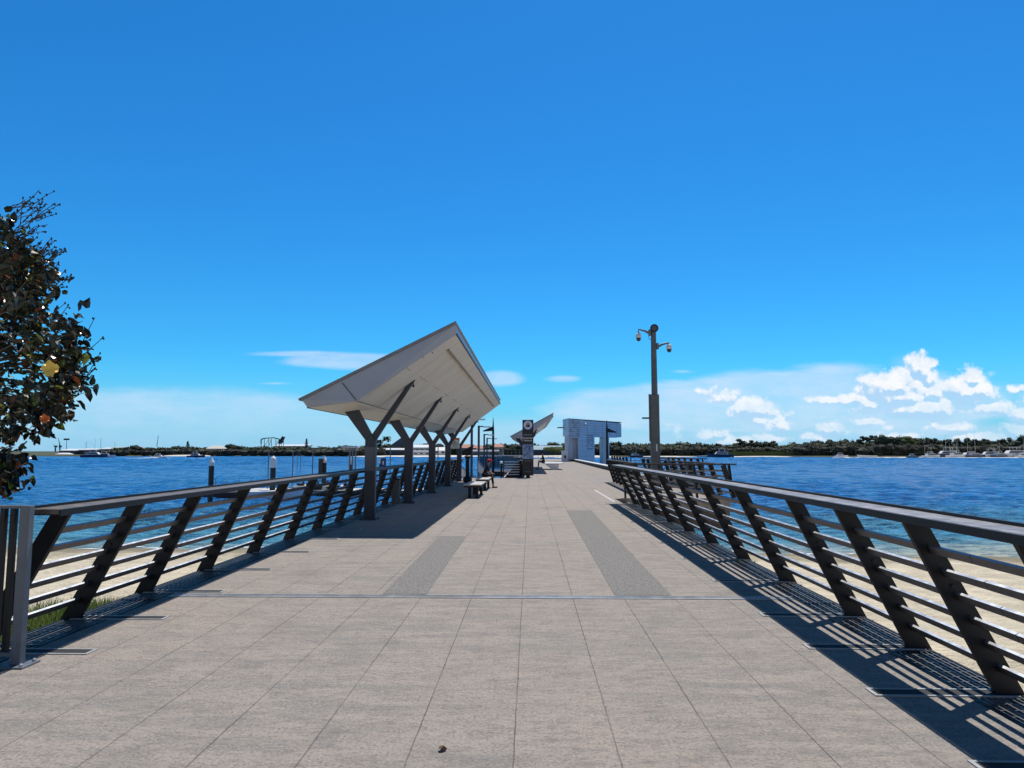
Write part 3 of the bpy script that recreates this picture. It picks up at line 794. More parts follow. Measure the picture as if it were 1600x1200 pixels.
# ================================================================== SHELTERS
def make_shelter(label, n_col=5):
    """local frame: world = local + (0,0,0) for the first one"""
    t = thing('shelter', label, 'shelter', (-3.84, 16.7, 0), 0, 'butterfly roofed shelters on the jetty')
    y0s = {'A': 14.5, 'C': 14.6, 'B': 15.15}; y1 = 38.0
    A = (-4.62, 2.50); At = (-4.71, 2.65); C = (-3.63, 2.65); B = (-1.60, 4.15); Bt = (-1.62, 4.34)
    near = {A: 14.5, At: 14.42, C: 14.65, B: 15.18, Bt: 15.1}
    order = [A, C, B, Bt, At]
    # body with fascia + soffit split in meshes
    vs = [(p_[0], near[p_], p_[1]) for p_ in order] + [(p_[0], y1, p_[1]) for p_ in order]
    m_ = MB(); m_.add(vs, [(0, 1, 2, 3, 4), (9, 8, 7, 6, 5), (0, 4, 9, 5), (2, 7, 8, 3), (3, 8, 9, 4)])
    m_.build('roof_body', 'roofwhite', t, world=True)
    m_ = MB()
    e = 0.003
    m_.add([(A[0], near[A] + .0, A[1] - e), (C[0], near[C], C[1] - e), (C[0], y1, C[1] - e), (A[0], y1, A[1] - e)], [(0, 1, 2, 3)])
    m_.add([(C[0], near[C], C[1] - e), (B[0], near[B], B[1] - e), (B[0], y1, B[1] - e), (C[0], y1, C[1] - e)], [(0, 1, 2, 3)])
    m_.build('soffit', 'soffit', t, world=True)
    # capping sheet
    dv = Vector((Bt[0] - At[0], Bt[1] - At[1])).normalized(); nv = Vector((-dv.y, dv.x))
    def off(p_, a, b): return (p_[0] + dv.x * a + nv.x * b, p_[1] + dv.y * a + nv.y * b)
    a0, b0 = off(At, -0.04, 0.004), off(Bt, 0.05, 0.004); a1, b1 = off(At, -0.04, 0.05), off(Bt, 0.05, 0.05)
    m_ = MB(); na, nb = 14.33, 15.0
    m_.add([(a0[0], na, a0[1]), (b0[0], nb, b0[1]), (b1[0], nb, b1[1]), (a1[0], na, a1[1]),
            (a0[0], y1 + .1, a0[1]), (b0[0], y1 + .1, b0[1]), (b1[0], y1 + .1, b1[1]), (a1[0], y1 + .1, a1[1])],
           [(0, 1, 2, 3), (4, 7, 6, 5), (0, 4, 5, 1), (1, 5, 6, 2), (2, 6, 7, 3), (3, 7, 4, 0)])
    m_.build('roof_capping', 'roofcap', t, world=True)
    # fascia trims: lower edge lip and seam
    m_ = MB()
    seam_t = (-3.75 - .25, 0)
    tt = (C[0] - At[0] - 0.3) / (Bt[0] - At[0])
    st_ = (At[0] + (Bt[0] - At[0]) * tt, At[1] + (Bt[1] - At[1]) * tt - 0.03)
    ys_ = lerp(near[At], near[Bt], tt)
    m_.bar((st_[0], ys_ - 0.012, st_[1] - 0.02), (C[0] - 0.01, near[C] - 0.006, C[1] + 0.01), 0.014, 0.01, up=(0, 1, 0))
    m_.bar((C[0], near[C] + 0.05, C[1] - 0.004), (C[0], y1, C[1] - 0.004), 0.02, 0.01)
    m_.bar((B[0], near[B] - 0.004, B[1] + 0.0), (B[0], y1, B[1] + 0.0), 0.03, 0.03)
    m_.bar((A[0], near[A] - 0.004, A[1]), (A[0], y1, A[1]), 0.03, 0.02)
    m_.build('edge_trim', 'column', t, world=True)
    # light strip under the high side
    sl = Vector((B[0] - C[0], B[1] - C[1])).normalized()
    p_ = (B[0] - sl.x * 0.34, B[1] - sl.y * 0.34)
    m_ = MB(); m_.bar((p_[0], 16.0, p_[1] - 0.03), (p_[0], 36.6, p_[1] - 0.03), 0.05, 0.03, up=(-sl.y, 0, sl.x))
    m_.build('light_channel', 'brownstrip', t, world=True)
    for k in range(8):
        y_ = 16.4 + k * 2.6
        MB().bar((p_[0] + .001, y_, p_[1] - 0.055), (p_[0] + .001, y_ + 1.2, p_[1] - 0.055), 0.03, 0.02, up=(-sl.y, 0, sl.x)).build('light_tube', 'brownstrip', t, world=True)
    # bolts on the near fascia
    m_ = MB()
    for k in range(14):
        q = 0.06 + 0.065 * k
        for dz in (-0.12, -0.34):
            x_ = At[0] + (Bt[0] - At[0]) * q; z_ = At[1] + (Bt[1] - At[1]) * q + dz
            if (dz < -0.3 and (q < 0.3 or q > 0.85)): continue
            if q < 0.12: continue
            y_ = lerp(14.44, 15.13, q) + (-dz) * 0.25
            MB().tube([(x_, y_ - 0.015, z_), (x_, y_ + 0.05, z_)], 0.012, 6).build('screw', 'column', t, world=True)
    # Y columns
    for i in range(n_col):
        yc = 16.7 + 5.25 * i; xc = -3.775
        m_ = MB(); tY = 0.085
        zs = 1.86
        top = lambda x_: (C[1] + (x_ - C[0]) * (B[1] - C[1]) / (B[0] - C[0])) if x_ > C[0] else (A[1] + (x_ - A[0]) * (C[1] - A[1]) / (C[0] - A[0]))
        m_.prism([(xc - .125, 0.02), (xc + .125, 0.02), (xc + .125, zs), (xc + 0.02, zs + 0.13), (xc - .125, zs)], 'y', yc - tY, yc + tY)
        # left thick arm
        lx0, lx1 = -4.42, -4.10
        m_.prism([(xc - .125, zs + .0015), (xc + .018, zs + 0.131), (lx1, top(lx1) + 0.02), (lx0, top(lx0) + 0.02)], 'y', yc - tY + .002, yc + tY - .002)
        rx0, rx1 = -2.90, -2.70
        m_.prism([(xc + 0.022, zs + 0.13), (xc + .125, zs + .0015), (rx1, top(rx1) + 0.03), (rx0, top(rx0) + 0.03)], 'y', yc - 0.06, yc + 0.06)
        cobj = m_.build('column', 'column', t, world=True, bevel=0.006)
        m_ = MB(); m_.box(xc - .2 - 3.84 * 0, xc + .2, yc - .17, yc + .17, 0, 0.02)
        for a in (-.16, .16):
            for b in (-.13, .13): m_.lathe(xc + a, yc + b, [(0.02, 0.018), (0.045, 0.018), (0.05, 0.01)], 6)
        bp_ = m_.build('base_plate', 'column', t, world=True)
        m_ = MB(); m_.box(xc - .115, xc + .115, yc - tY - .012, yc - tY - .0005, 1.14, 1.70)
        if i == 0: m_.build('cover_panel', 'colpanel', t, world=True)
        # small camera / eye bolt beside the arm top
        m_ = MB(); sx = -2.98
        m_.tube([(sx + .2, yc - .02, top(sx + .2)), (sx + .2, yc - .02, top(sx + .2) - .10)], 0.012, 6)
        m_.ell((sx + .2, yc - .02, top(sx + .2) - .13), (.035, .035, .03), 8, 6)
        m_.build('spot_lamp', 'column', t, world=True)
        # downpipe stub
    return t
sh1 = make_shelter('large white butterfly-roofed shelter on five Y-shaped columns, nearest the camera on the left')
sh2 = dup(sh1, (-3.84 + 3.32, 16.7 + 36.6, 0), 'smaller looking white butterfly-roofed shelter far down the jetty behind the ferry sign')

# ================================================================== warning sign on the fifth column, litter box
ws = thing('warning_sign', 'white notice with orange header fixed on the last column of the near shelter', 'sign', tuple(at(710.8, 692.5, 37.4)))
m_ = MB(); m_.box(-0.25, 0.25, 0, 0.02, -0.28, 0.28); m_.build('plate', 'offwhite', ws)
m_ = MB(); m_.box(-0.25, 0.25, -0.006, -0.001, 0.18, 0.28); m_.build('header_band', 'orange', ws)
m_ = MB(); m_.prism([(-0.05, 0.03), (0.05, 0.03), (0, 0.13)], 'y', -0.005, -0.001); m_.build('symbol', 'signgrey', ws)
m_ = MB()
for k, w in enumerate((0.17, 0.2, 0.13, 0.18)): m_.box(-w, w, -0.004, -0.001, -0.02 - k * 0.065, 0.0 - k * 0.065)
m_.build('text_lines', 'signgrey', ws)

# pedestal with wedge head
pd = thing('pedestal', 'dark round pedestal with tilted wing-shaped head and flared base beyond the last shelter column', 'pedestal', (-3.2, 36.2, 0))
m_ = MB(); m_.lathe(0, 0, [(0, .10), (.04, .22), (.2, .24), (.28, .17), (.34, .10), (1.2, .10), (1.32, .17), (1.36, .15)], 16); m_.build('post', 'charcoal', pd, smooth=True)
m_ = MB(); m_.add([(-.34, -.2, 1.55), (.30, -.2, 1.9), (.22, -.2, 1.42), (-.05, -.2, 1.36), (-.34, .2, 1.6), (.30, .2, 1.95), (.22, .2, 1.42), (-.05, .2, 1.36)],
                 [(0, 3, 2, 1), (4, 5, 6, 7), (0, 1, 5, 4), (1, 2, 6, 5), (2, 3, 7, 6), (3, 0, 4, 7)]); m_.build('head', 'charcoal', pd, bevel=0.02)
m_ = MB(); m_.lathe(0, 0, [(1.331, .18), (1.35, .18)], 14); m_.build('collar', 'steel', pd)

lb = thing('litter_box', 'small grey box standing behind the second shelter column', 'box', (-4.15, 21.9, 0))
m_ = MB(); m_.box(-.12, .12, -.1, .1, .0, .72); m_.build('body', 'polegrey', lb, bevel=.01)
m_ = MB(); m_.box(-.13, .13, -.11, .11, .721, .76); m_.build('lid', 'charcoal', lb)

# ================================================================== benches
def bench(label, x0, x1, y0, y1, zt=0.47):
    t = thing('bench', label, 'bench', ((x0 + x1) / 2, y0, 0), 0, 'flat backless benches beside the near shelter')
    m_ = MB(); n_ = 5
    w = (x1 - x0) / n_
    for k in range(n_): m_.box(x0 + k * w + .004, x0 + (k + 1) * w - .004, y0, y1, zt - .035, zt)
    m_.build('seat', 'benchtop', t, world=True, bevel=.004)
    m_ = MB(); m_.box(x0 + .02, x1 - .02, y0 + .02, y1 - .02, zt - .1, zt - .037); m_.build('seat_frame', 'timberdark', t, world=True)
    for yy in (y0 + .25, y1 - .25):
        for xx in (x0 + .2, x1 - .16):
            m_ = MB(); m_.box(xx - .05, xx + .05, yy - .06, yy + .06, .012, zt - .1); m_.box(xx - .08, xx + .08, yy - .1, yy + .1, 0, .012)
            m_.build('leg', 'charcoal', t, world=True)
    return t
bench('pale topped bench, the nearer of two at the shelter edge', -2.27, -1.66, 24.1, 26.7)
bench('farther pale topped bench at the shelter edge, seating a person in red cap', -2.22, -1.68, 28.7, 31.5)
fb_ = thing('bench', 'white slab bench on a tapering base far down the jetty', 'bench', (1.9, 62, 0))
m_ = MB(); m_.box(-.75, 1.0, -1.2, 3.0, .5, .58); m_.build('seat', 'white', fb_, bevel=.02)
m_ = MB(); m_.add([(-.6, -1.0, .49), (.6, -1.0, .49), (.5, -1.0, 0), (.0, -1.0, 0), (-.6, 2.5, .49), (.6, 2.5, .49), (.5, 2.5, 0), (.0, 2.5, 0)],
                  [(0, 1, 2, 3), (4, 7, 6, 5), (0, 4, 5, 1), (1, 5, 6, 2), (2, 6, 7, 3), (3, 7, 4, 0)]); m_.build('base', 'bluewhite', fb_)

# ================================================================== people
def skin_mesh(name, verts, edges, radii, m, parent, sub=2):
    me = bpy.data.meshes.new(name); me.from_pydata([Vector(v) for v in verts], edges, [])
    o = bpy.data.objects.new(name, me); COL.objects.link(o)
    o.modifiers.new('s', 'SKIN')
    sv = me.skin_vertices[0].data
    for i, r in enumerate(radii):
        sv[i].radius = (r, r) if not isinstance(r, tuple) else r
    sv[0].use_root = True
    ss_ = o.modifiers.new('u', 'SUBSURF'); ss_.levels = sub; ss_.render_levels = sub
    dg = bpy.context.evaluated_depsgraph_get()
    me2 = bpy.data.meshes.new_from_object(o.evaluated_get(dg))
    bpy.data.objects.remove(o)
    me2.materials.clear(); me2.materials.append(M[m])
    me2.polygons.foreach_set('use_smooth', [True] * len(me2.polygons))
    o = bpy.data.objects.new(name, me2); COL.objects.link(o); o.parent = parent
    return o
def seated_person(label, loc, rz, seat, lean, cap, capm):
    """faces local +Y, hips over the local origin"""
    t = thing('person', label, 'person', loc, rz)
    s0 = seat + .1
    ch = Vector((0, lean * .75, s0 + .42)); nk = ch + Vector((0, lean * .3, .16)); hd = nk + Vector((0, .05, .14))
    V_ = [(0, 0, s0), (0, lean * .35, s0 + .22), ch, nk, hd, hd + Vector((0, .0, .09))]
    E_ = [(0, 1), (1, 2), (2, 3), (3, 4), (4, 5)]
    Rr = [(.16, .12), (.145, .10), (.165, .11), .055, (.078, .095), (.07, .085)]
    cl_shirt = [V_[0], V_[1], V_[2], V_[3]]; shirtE = [(0, 1), (1, 2), (2, 3)]; shirtR = [(.175, .135), (.16, .115), (.18, .122), .062]
    trV = [(0, 0, s0)]; trE = []; trR = [(.17, .13)]
    for sx in (-1, 1):
        o_ = len(V_)
        sh = ch + Vector((sx * .18, 0, .06)); el = ch + Vector((sx * .24, .12, -.2)); wr = Vector((sx * .14, .40, s0 + .10)); pa = wr + Vector((0, .07, -.015))
        V_ += [sh, el, wr, pa]; E_ += [(2, o_), (o_, o_ + 1), (o_ + 1, o_ + 2), (o_ + 2, o_ + 3)]; Rr += [.055, .042, .028, (.038, .018)]
        for k in range(4):
            a = len(V_); fx = (k - 1.5) * .019
            L = (.06, .075, .07, .055)[k]
            V_ += [pa + Vector((fx, .04, 0)), pa + Vector((fx * 1.1, .04 + L * .6, -.012)), pa + Vector((fx * 1.1, .04 + L, -.035))]
            E_ += [(o_ + 3, a), (a, a + 1), (a + 1, a + 2)]; Rr += [.009, .0085, .007]
        a = len(V_); V_ += [pa + Vector((-sx * .035, .0, -.005)), pa + Vector((-sx * .05, .045, -.015))]; E_ += [(o_ + 3, a), (a, a + 1)]; Rr += [.011, .009]
        q = len(cl_shirt); cl_shirt += [sh, el]; shirtE += [(2, q), (q, q + 1)]; shirtR += [.068, .055]
        o_ = len(V_)
        hp = Vector((sx * .09, .03, s0 - .01)); kn = Vector((sx * .12, .46, s0 - .0)); an = Vector((sx * .12, .50, .09)); toe = Vector((sx * .13, .68, .035))
        V_ += [hp, kn, an, toe]; E_ += [(0, o_), (o_, o_ + 1), (o_ + 1, o_ + 2), (o_ + 2, o_ + 3)]; Rr += [.085, .058, .04, (.042, .028)]
        q = len(trV); trV += [hp, kn + Vector((0, -.03, 0)), an + Vector((0, 0, .1))]; trE += [(0, q), (q, q + 1), (q + 1, q + 2)]; trR += [.098, .072, .055]
    skin_mesh('body', V_, E_, Rr, 'skin', t)
    skin_mesh('shirt', cl_shirt, shirtE, shirtR, 'darkcloth', t)
    skin_mesh('trousers', trV, trE, trR, 'darkcloth', t)
    m_ = MB(); m_.ell(hd + Vector((0, -.01, .055)), (.098, .115, .085), 14, 8)
    m_.build('hair', 'darkcloth', t, smooth=True)
    if cap:
        m_ = MB(); m_.ell(hd + Vector((0, 0, .085)), (.108, .125, .085), 14, 8)
        m_.add([hd + Vector((-.08, .10, .08)), hd + Vector((.08, .10, .08)), hd + Vector((.06, .2, .065)), hd + Vector((-.06, .2, .065)),
                hd + Vector((-.08, .10, .065)), hd + Vector((.08, .10, .065)), hd + Vector((.06, .2, .05)), hd + Vector((-.06, .2, .05))],
               [(0, 1, 2, 3), (7, 6, 5, 4), (0, 4, 5, 1), (1, 5, 6, 2), (2, 6, 7, 3), (3, 7, 4, 0)])
        m_.build('cap', capm, t, smooth=True)
    m_ = MB()
    for sx in (-1, 1):
        m_.ell((sx * .032, hd.y + .088, hd.z + .03), (.012, .008, .008), 8, 5)
    m_.build('eyes', 'black', t)
    m_ = MB(); m_.ell((0, hd.y + .098, hd.z + .0), (.014, .018, .022), 8, 6); m_.build('nose', 'skin', t, smooth=True)
    for sx in (-1, 1): MB().box(sx * .13 - .045, sx * .13 + .045, .44, .73, 0.0, .07).build('shoe', 'black', t, bevel=.02)
    return t
p_red = seated_person('person in a red cap and dark clothes sitting on the farther pale topped bench', (-2.02, 31.15, 0), R(-90), .59, .22, True, 'red')
p_red.scale = (.8, .8, .8)
seated_person('person with black hair in dark clothes sitting on the end of the white slab bench', (1.22, 63.2, 0), R(90), .58, .1, False, None)

# ================================================================== ferry sign totem
tp = ground(825, 746.5)
tt_ = thing('ferry_sign', 'tall dark totem sign with blue ferry emblem panel and pale map panel', 'sign', (tp.x, tp.y, 0))
TW = 0.335; ztop = zat(656, tp.y)
zb = lambda py_: zat(py_, tp.y)
m_ = MB(); m_.box(-TW, TW, 0, .16, zb(743), ztop); m_.build('body', 'signblack', tt_, bevel=.005)
m_ = MB(); m_.box(-.12, .12, .03, .13, .015, zb(743) - .001).box(-.2, .2, 0, .16, 0, .014); m_.build('foot', 'charcoal', tt_)
m_ = MB(); m_.box(-TW + .01, TW - .01, -.008, -.001, zb(672.5), ztop - .01); m_.build('emblem_panel', 'navy', tt_)
cz = (zb(672.5) + ztop) / 2
m_ = MB(); m_.tube([(0, -.014, cz), (0, -.0095, cz)], .262, 40)
ring = m_.build('emblem_disc', 'letter', tt_)
m_ = MB()
m_.prism([(-.10, cz + .03), (.10, cz + .03), (.07, cz + .135), (.02, cz + .15), (-.02, cz + .15), (-.07, cz + .135)], 'y', -.020, -.0155)
m_.prism([(-.13, cz - .0), (.13, cz - .0), (.08, cz - .11), (-.08, cz - .11)], 'y', -.020, -.0155)
m_.box(-.10, .10, -.020, -.0155, cz + .001, cz + .029)
m_.box(-.19, .19, -.020, -.0155, cz - .135, cz - .115)
m_.build('ferry_symbol', 'navy', tt_)
m_ = MB(); m_.box(-.065, .065, -.024, -.0205, cz + .045, cz + .10).box(-.05, -.02, -.024, -.0205, cz - .06, cz - .03); m_.build('symbol_window', 'letter', tt_)
text_mesh('GOLD COAST', .085, (0, -.006, zb(679.5)), 'letter', tt_)
text_mesh('Broadwater', .13, (0, -.006, zb(684.3)), 'letter', tt_, bold=.003)
text_mesh('Parklands', .13, (0, -.006, zb(688.3)), 'letter', tt_, bold=.003)
m_ = MB(); m_.box(-TW + .01, TW - .01, -.008, -.001, zb(717), zb(694.5)); m_.build('map_panel', 'mapblue', tt_)
m_ = MB(); random.seed(5)
for k in range(26):
    x_ = random.uniform(-TW + .04, TW - .12); z_ = random.uniform(zb(716), zb(696)); w = random.uniform(.04, .12)
    m_.box(x_, x_ + w, -.011, -.0085, z_, z_ + random.choice((.015, .03, .06)))
m_.build('map_marks', 'navy', tt_)
m_ = MB(); m_.box(-.2, .2, -.01, -.001, zb(737.5), zb(736.5)).box(-.24, .24, -.01, -.001, zb(720.5), zb(719.5)); m_.build('trim_line', 'gatemetal', tt_)

# ================================================================== security camera pole
py = 32.0; bx_ = xat(1024.5, py)
sc_ = py / F
Z = lambda y_: zat(y_, py)
cp = thing('camera_pole', 'tall grey security camera pole standing behind the right railing', 'camera pole', (bx_, py, 0))
m_ = MB(); m_.tube([(0, 0, 0), (0, 0, Z(560)), (0, 0, Z(512))], [.165, .13, .115], 8); m_.build('pole', 'polegrey', cp)
m_ = MB(); m_.box(-.215, .17, -.19, .12, .1, Z(617)); m_.box(-.27, -.216, -.15, .05, Z(690), Z(617) + .02); m_.build('service_casing', 'polegrey', cp, bevel=.01)
m_ = MB(); m_.box(-.01, .05, -.20, -.191, Z(705), Z(694)); m_.build('label_plate', 'white', cp)
m_ = MB(); m_.bar((-.27, 0, Z(653.5)), (-.58, 0, Z(653.5)), .06, .07); m_.build('side_bracket', 'charcoal', cp)
m_ = MB(); m_.box(-.28, .28, -.28, .28, 0, .03); m_.build('base_plate', 'charcoal', cp)
m_ = MB(); zc = Z(514.5); m_.tube([(.02, .1, zc), (.02, -.12, zc)], [.12, .19], 20); m_.tube([(.02, -.121, zc), (.02, -.16, zc)], .19, 20)
fl = m_.build('floodlight', 'black', cp)
m_ = MB(); m_.tube([(.02, -.1605, zc), (.02, -.17, zc)], .11, 16); m_.build('lens', 'lens', fl)
fl.children[0].location = (0, 0, 0)
def dome(side, zarm, reach, zd):
    m_ = MB(); x0 = side * .13
    m_.box(min(x0, x0 + side * .09), max(x0, x0 + side * .09), -.08, .08, zarm - .16, zarm + .12)
    m_.tube([(x0 + side * .09, 0, zarm - .03), (x0 + side * .25, 0, zarm + .06), (side * reach, 0, zarm + .14), (side * reach, 0, zd + .28)], [.055, .05, .035, .035], 8)
    b = m_.build('camera_bracket', 'gatemetal', cp)
    m_ = MB(); m_.lathe(side * reach, 0, [(zd + .04, .125), (zd + .06, .13), (zd + .19, .12), (zd + .26, .07), (zd + .28, .03)], 16); m_.build('camera_housing', 'white', b, smooth=True)
    m_ = MB(); m_.ell((side * reach, 0, zd), (.11, .11, .12), 14, 10); m_.build('camera_dome', 'lens', b, smooth=True)
dome(-1, Z(520), .68, Z(530))
dome(1, Z(541), .70, Z(547.5))
m_ = MB(); m_.tube([(-.13, 0, Z(524)), (-.22, 0, Z(526)), (-.2, 0, Z(530)), (-.11, 0, Z(532))], .012, 6); m_.build('cable', 'black', cp)

# ================================================================== far railings on the widened platform (right)
def xrailing(label, p0, p1, posts, leanv, end_post=True, rails=5, zt=1.15, base=0.0, wall=False, rm='railmetal'):
    """straight railing between two ground points, leaning by leanv at the top"""
    p0 = Vector(p0); p1 = Vector(p1); lv = Vector(leanv)
    t = thing('railing', label, 'railing', tuple(p0), 0, 'railings round the far platforms')
    dv_ = (p1 - p0)
    for i in range(posts):
        a = p0 + dv_ * (i / (posts - 1)); b = a + lv + Vector((0, 0, zt - .03))
        m_ = MB(); m_.bar(a, b, .05, .17, up=lv.normalized() if lv.length > .05 else dv_.normalized()); m_.build('post', 'charcoal', t, world=True)
    for k in range(rails):
        f_ = .16 + .8 * k / rails
        m_ = MB(); o_ = lv * f_ + Vector((0, 0, zt * f_)); m_.bar(p0 + o_, p1 + o_, .03, .045); m_.build('rail', rm, t, world=True)
    m_ = MB(); o_ = lv + Vector((0, 0, zt)); ex = dv_.normalized() * .25
    m_.bar(p0 + o_ - ex * 0, p1 + o_ + ex, .2, .05); m_.build('handrail', 'timberdark', t, world=True)
    return t
xrailing('charcoal railing across the front of the widened platform right of the deck', (3.25, 24.35, 0), (6.9, 24.35, 0), 4, (0, .45, 0))
xrailing('charcoal railing running away along the outer side of the widened platform', (7.0, 24.6, 0), (7.0, 42, 0), 11, (-.35, 0, 0))
xrailing('charcoal inner railing behind the camera pole foot', (4.25, 26.5, 0), (4.4, 37, 0), 8, (-.35, 0, 0))
xrailing('dark railing across the farther wide platform', (7.1, 42.6, 0), (10.4, 42.6, 0), 4, (0, .4, 0))
xrailing('dark railing along the outer side of the farther wide platform', (10.4, 42.8, 0), (10.4, 51.8, 0), 6, (-.35, 0, 0))
xrailing('dark railing across the back of the farther wide platform', (7.3, 51.8, 0), (10.3, 51.8, 0), 4, (0, -.3, 0))
xrailing('short railing of bright bars at the head of the ramp left of the ferry sign', (-1.62, 43.2, 0), (-.62, 43.2, 0), 2, (0, .3, 0), rails=6, rm='white')
xrailing('dark side railing of the ramp head beside the ferry sign', (-.6, 43.4, 0), (-.6, 50, 0), 5, (.3, 0, 0), rails=6)
se = thing('stair_enclosure', 'dark sloping side wall of the stairs to the landing, left of the ferry sign', 'stairs', (-1.1, 44.2, 0))
m_ = MB(); m_.prism([(-1.75, -1.4), (-.5, -1.4), (-.5, 1.0), (-.75, 1.0), (-1.75, -.25)], 'y', 44.3, 49.5); m_.build('side_wall', 'wharfdark', se, world=True)
m_ = MB()
for k in range(6): m_.box(-1.9 + k * .2, -1.7 + k * .2, 44.6, 49.0, -1.2, -.24 + k * .2)
m_.build('steps', 'concrete', se, world=True)
wp = thing('bollard_light', 'short post with white cap at the water end of the ramp head railing', 'bollard', (-1.75, 43.2, 0))
m_ = MB(); m_.lathe(0, 0, [(-1, .06), (.85, .06)], 10); m_.build('post', 'charcoal', wp)
m_ = MB(); m_.lathe(0, 0, [(.851, .1), (.95, .1), (1.0, .05)], 10); m_.build('cap', 'white', wp)

# ================================================================== gangway down to the water
gw = thing('gangway', 'pale sided gangway sloping down from the jetty end to the floating pontoon', 'gangway', (-3.7, 42.6, 0))
def gz_(y_): return -(y_ - 42.6) * 0.083
m_ = MB(); m_.bar((-3.9, 42.6, -.06), (-4.1, 66, gz_(66) - .06), 1.5, .12); m_.build('walkway', 'steel', gw, world=True)
for sx in (-.75, .75):
    m_ = MB(); a = Vector((-3.9 + sx, 42.6, 0)); b = Vector((-4.1 + sx, 66, gz_(66))); up_ = Vector((0, 0, 1))
    m_.bar(a + up_ * 1.02, b + up_ * 1.02, .06, .05); m_.bar(a + up_ * .1, b + up_ * .1, .05, .12); m_.bar(a + up_ * .38, b + up_ * .38, .03, .03)
    for k in range(20): 
        c = a.lerp(b, k / 19); m_.bar(c, c + up_ * 1.0, .04, .04)
    m_.build('side_frame', 'gatemetal', gw, world=True)
    m_ = MB()
    c = a.lerp(b, .02); d2 = a.lerp(b, .5)
    m_.add([c + up_ * .40, d2 + up_ * .40, d2 + up_ * .97, c + up_ * .97, c + up_ * .40 + Vector((.015, 0, 0)), d2 + up_ * .40 + Vector((.015, 0, 0)), d2 + up_ * .97 + Vector((.015, 0, 0)), c + up_ * .97 + Vector((.015, 0, 0))],
           [(0, 1, 2, 3), (7, 6, 5, 4), (0, 4, 5, 1), (3, 2, 6, 7), (0, 3, 7, 4), (1, 5, 6, 2)])
    m_.build('infill_panel', 'offwhite', gw, world=True)
m_ = MB()
for k in range(40):
    c = Vector((-3.9 + .75, 42.6, 0)).lerp(Vector((-4.1 + .75, 66, gz_(66))), .52 + .46 * k / 39); m_.bar(c + Vector((0, 0, .1)), c + Vector((0, 0, 1.0)), .02, .02)
m_.build('baluster_row', 'white', gw, world=True)

# ================================================================== pontoon with piles and small craft
pt = thing('pontoon', 'long floating pontoon with pale deck and dark float sides beyond the left railing', 'pontoon', (-18, 58, WZ))
m_ = MB(); m_.box(-27.0, -2.5, 56.2, 59.4, WZ + .42, WZ + .50); m_.build('deck', 'offwhite', pt, world=True)
m_ = MB(); k_ = -26.8
while k_ < -3.5:
    m_.box(k_, k_ + 2.2, 56.3, 59.3, WZ - .3, WZ + .41); k_ += 2.5
m_.box(-27, -2.5, 56.14, 56.199, WZ + .2, WZ + .45)
m_.build('floats', 'timberdark', pt, world=True)
m_ = MB()
for k in range(24):
    x_ = -26.5 + k
    m_.bar((x_, 59.2, WZ + .5), (x_, 59.2, WZ + 1.3), .04, .04)
m_.bar((-14, 59.2, WZ + 1.32), (-3, 59.2, WZ + 1.32), .05, .05).bar((-14, 59.2, WZ + .95), (-3, 59.2, WZ + .95), .04, .04)
m_.build('guard_rail', 'gatemetal', pt, world=True)

def pile(px_, ytop, Y, r, label, cap='cone', extra=None):
    zt_ = zat(ytop, Y); x_ = xat(px_, Y)
    t = thing('mooring_pile', label, 'pile', (x_, Y, WZ), 0, 'mooring piles beyond the left railing')
    H_ = zt_ - WZ
    m_ = MB(); m_.lathe(0, 0, [(-2, r), (H_ - (.6 if cap == 'cone' else .96), r)], 14); m_.build('shaft', 'pile', t, smooth=False)
    m_ = MB()
    if cap == 'cone': m_.lathe(0, 0, [(H_ - .599, r * 1.08), (H_ - .35, r * 1.08), (H_, .01)], 14)
    else: m_.lathe(0, 0, [(H_ - .95, r * 1.12), (H_ - .3, r * 1.12), (H_ - .2, r * 1.0), (H_, .01)], 14)
    m_.build('cap', 'white' , t)
    if extra == 'box':
        m_ = MB(); m_.box(-r - .25, -r * .3, -r - .12, -r, H_ - 1.7, H_ - .25); m_.build('fender_board', 'black', t)
    if extra == 'sign':
        m_ = MB(); m_.box(.0, .45, -r - .12, -r - .01, H_ - 1.1, H_ - .15); m_.build('sign_board', 'navy', t)
        m_ = MB(); m_.box(.18, .27, -r - .13, -r - .121, H_ - .7, H_ - .4); m_.build('sign_mark', 'letter', t)
    return t
pile(331.5, 714, 47, .17, 'black mooring pile with white cone cap, leftmost and standing alone in open water')
pile(427.5, 712, 55.6, .21, 'thick black mooring pile with a tall white sleeve and cone cap', 'sleeve')
pile(507.5, 712, 60.2, .18, 'black mooring pile with white cone cap and dark board on its left side', 'cone', 'box')
pile(549, 715, 60.4, .16, 'black mooring pile just left of the first shelter column')
pile(596, 713, 60.6, .17, 'black mooring pile with a small dark blue sign, seen between the first two shelter columns', 'cone', 'sign')

def slim(px_, ytop, Y, label, arm=0.5, base=WZ + .5, cat='lamp post', group='slim poles on the pontoon'):
    x_ = xat(px_, Y); zt_ = zat(ytop, Y)
    t = thing('slim_pole', label, cat, (x_, Y, base), 0, group)
    H_ = zt_ - base
    m_ = MB(); m_.lathe(0, 0, [(0, .045), (H_, .04)], 8); m_.build('pole', 'gatemetal', t)
    m_ = MB(); m_.box(-arm, arm, -.06, .06, H_, H_ + .05); m_.build('head', 'polegrey', t)
slim(420, 706.5, 58.5, 'slim pale pole with flat T head beside the sleeved pile')
slim(458, 706.5, 59.0, 'slim pole with flat T head between the sleeved pile and the boarded pile')
slim(489, 700.5, 58.3, 'taller slim pole with wide flat T head left of the boarded pile', .55)
slim(610, 700, 58.2, 'slim pole with flat head seen between the first two shelter columns', .15)
slim(684.5, 694, 58.4, 'slim dark pole seen between the third and fourth shelter columns', .05)
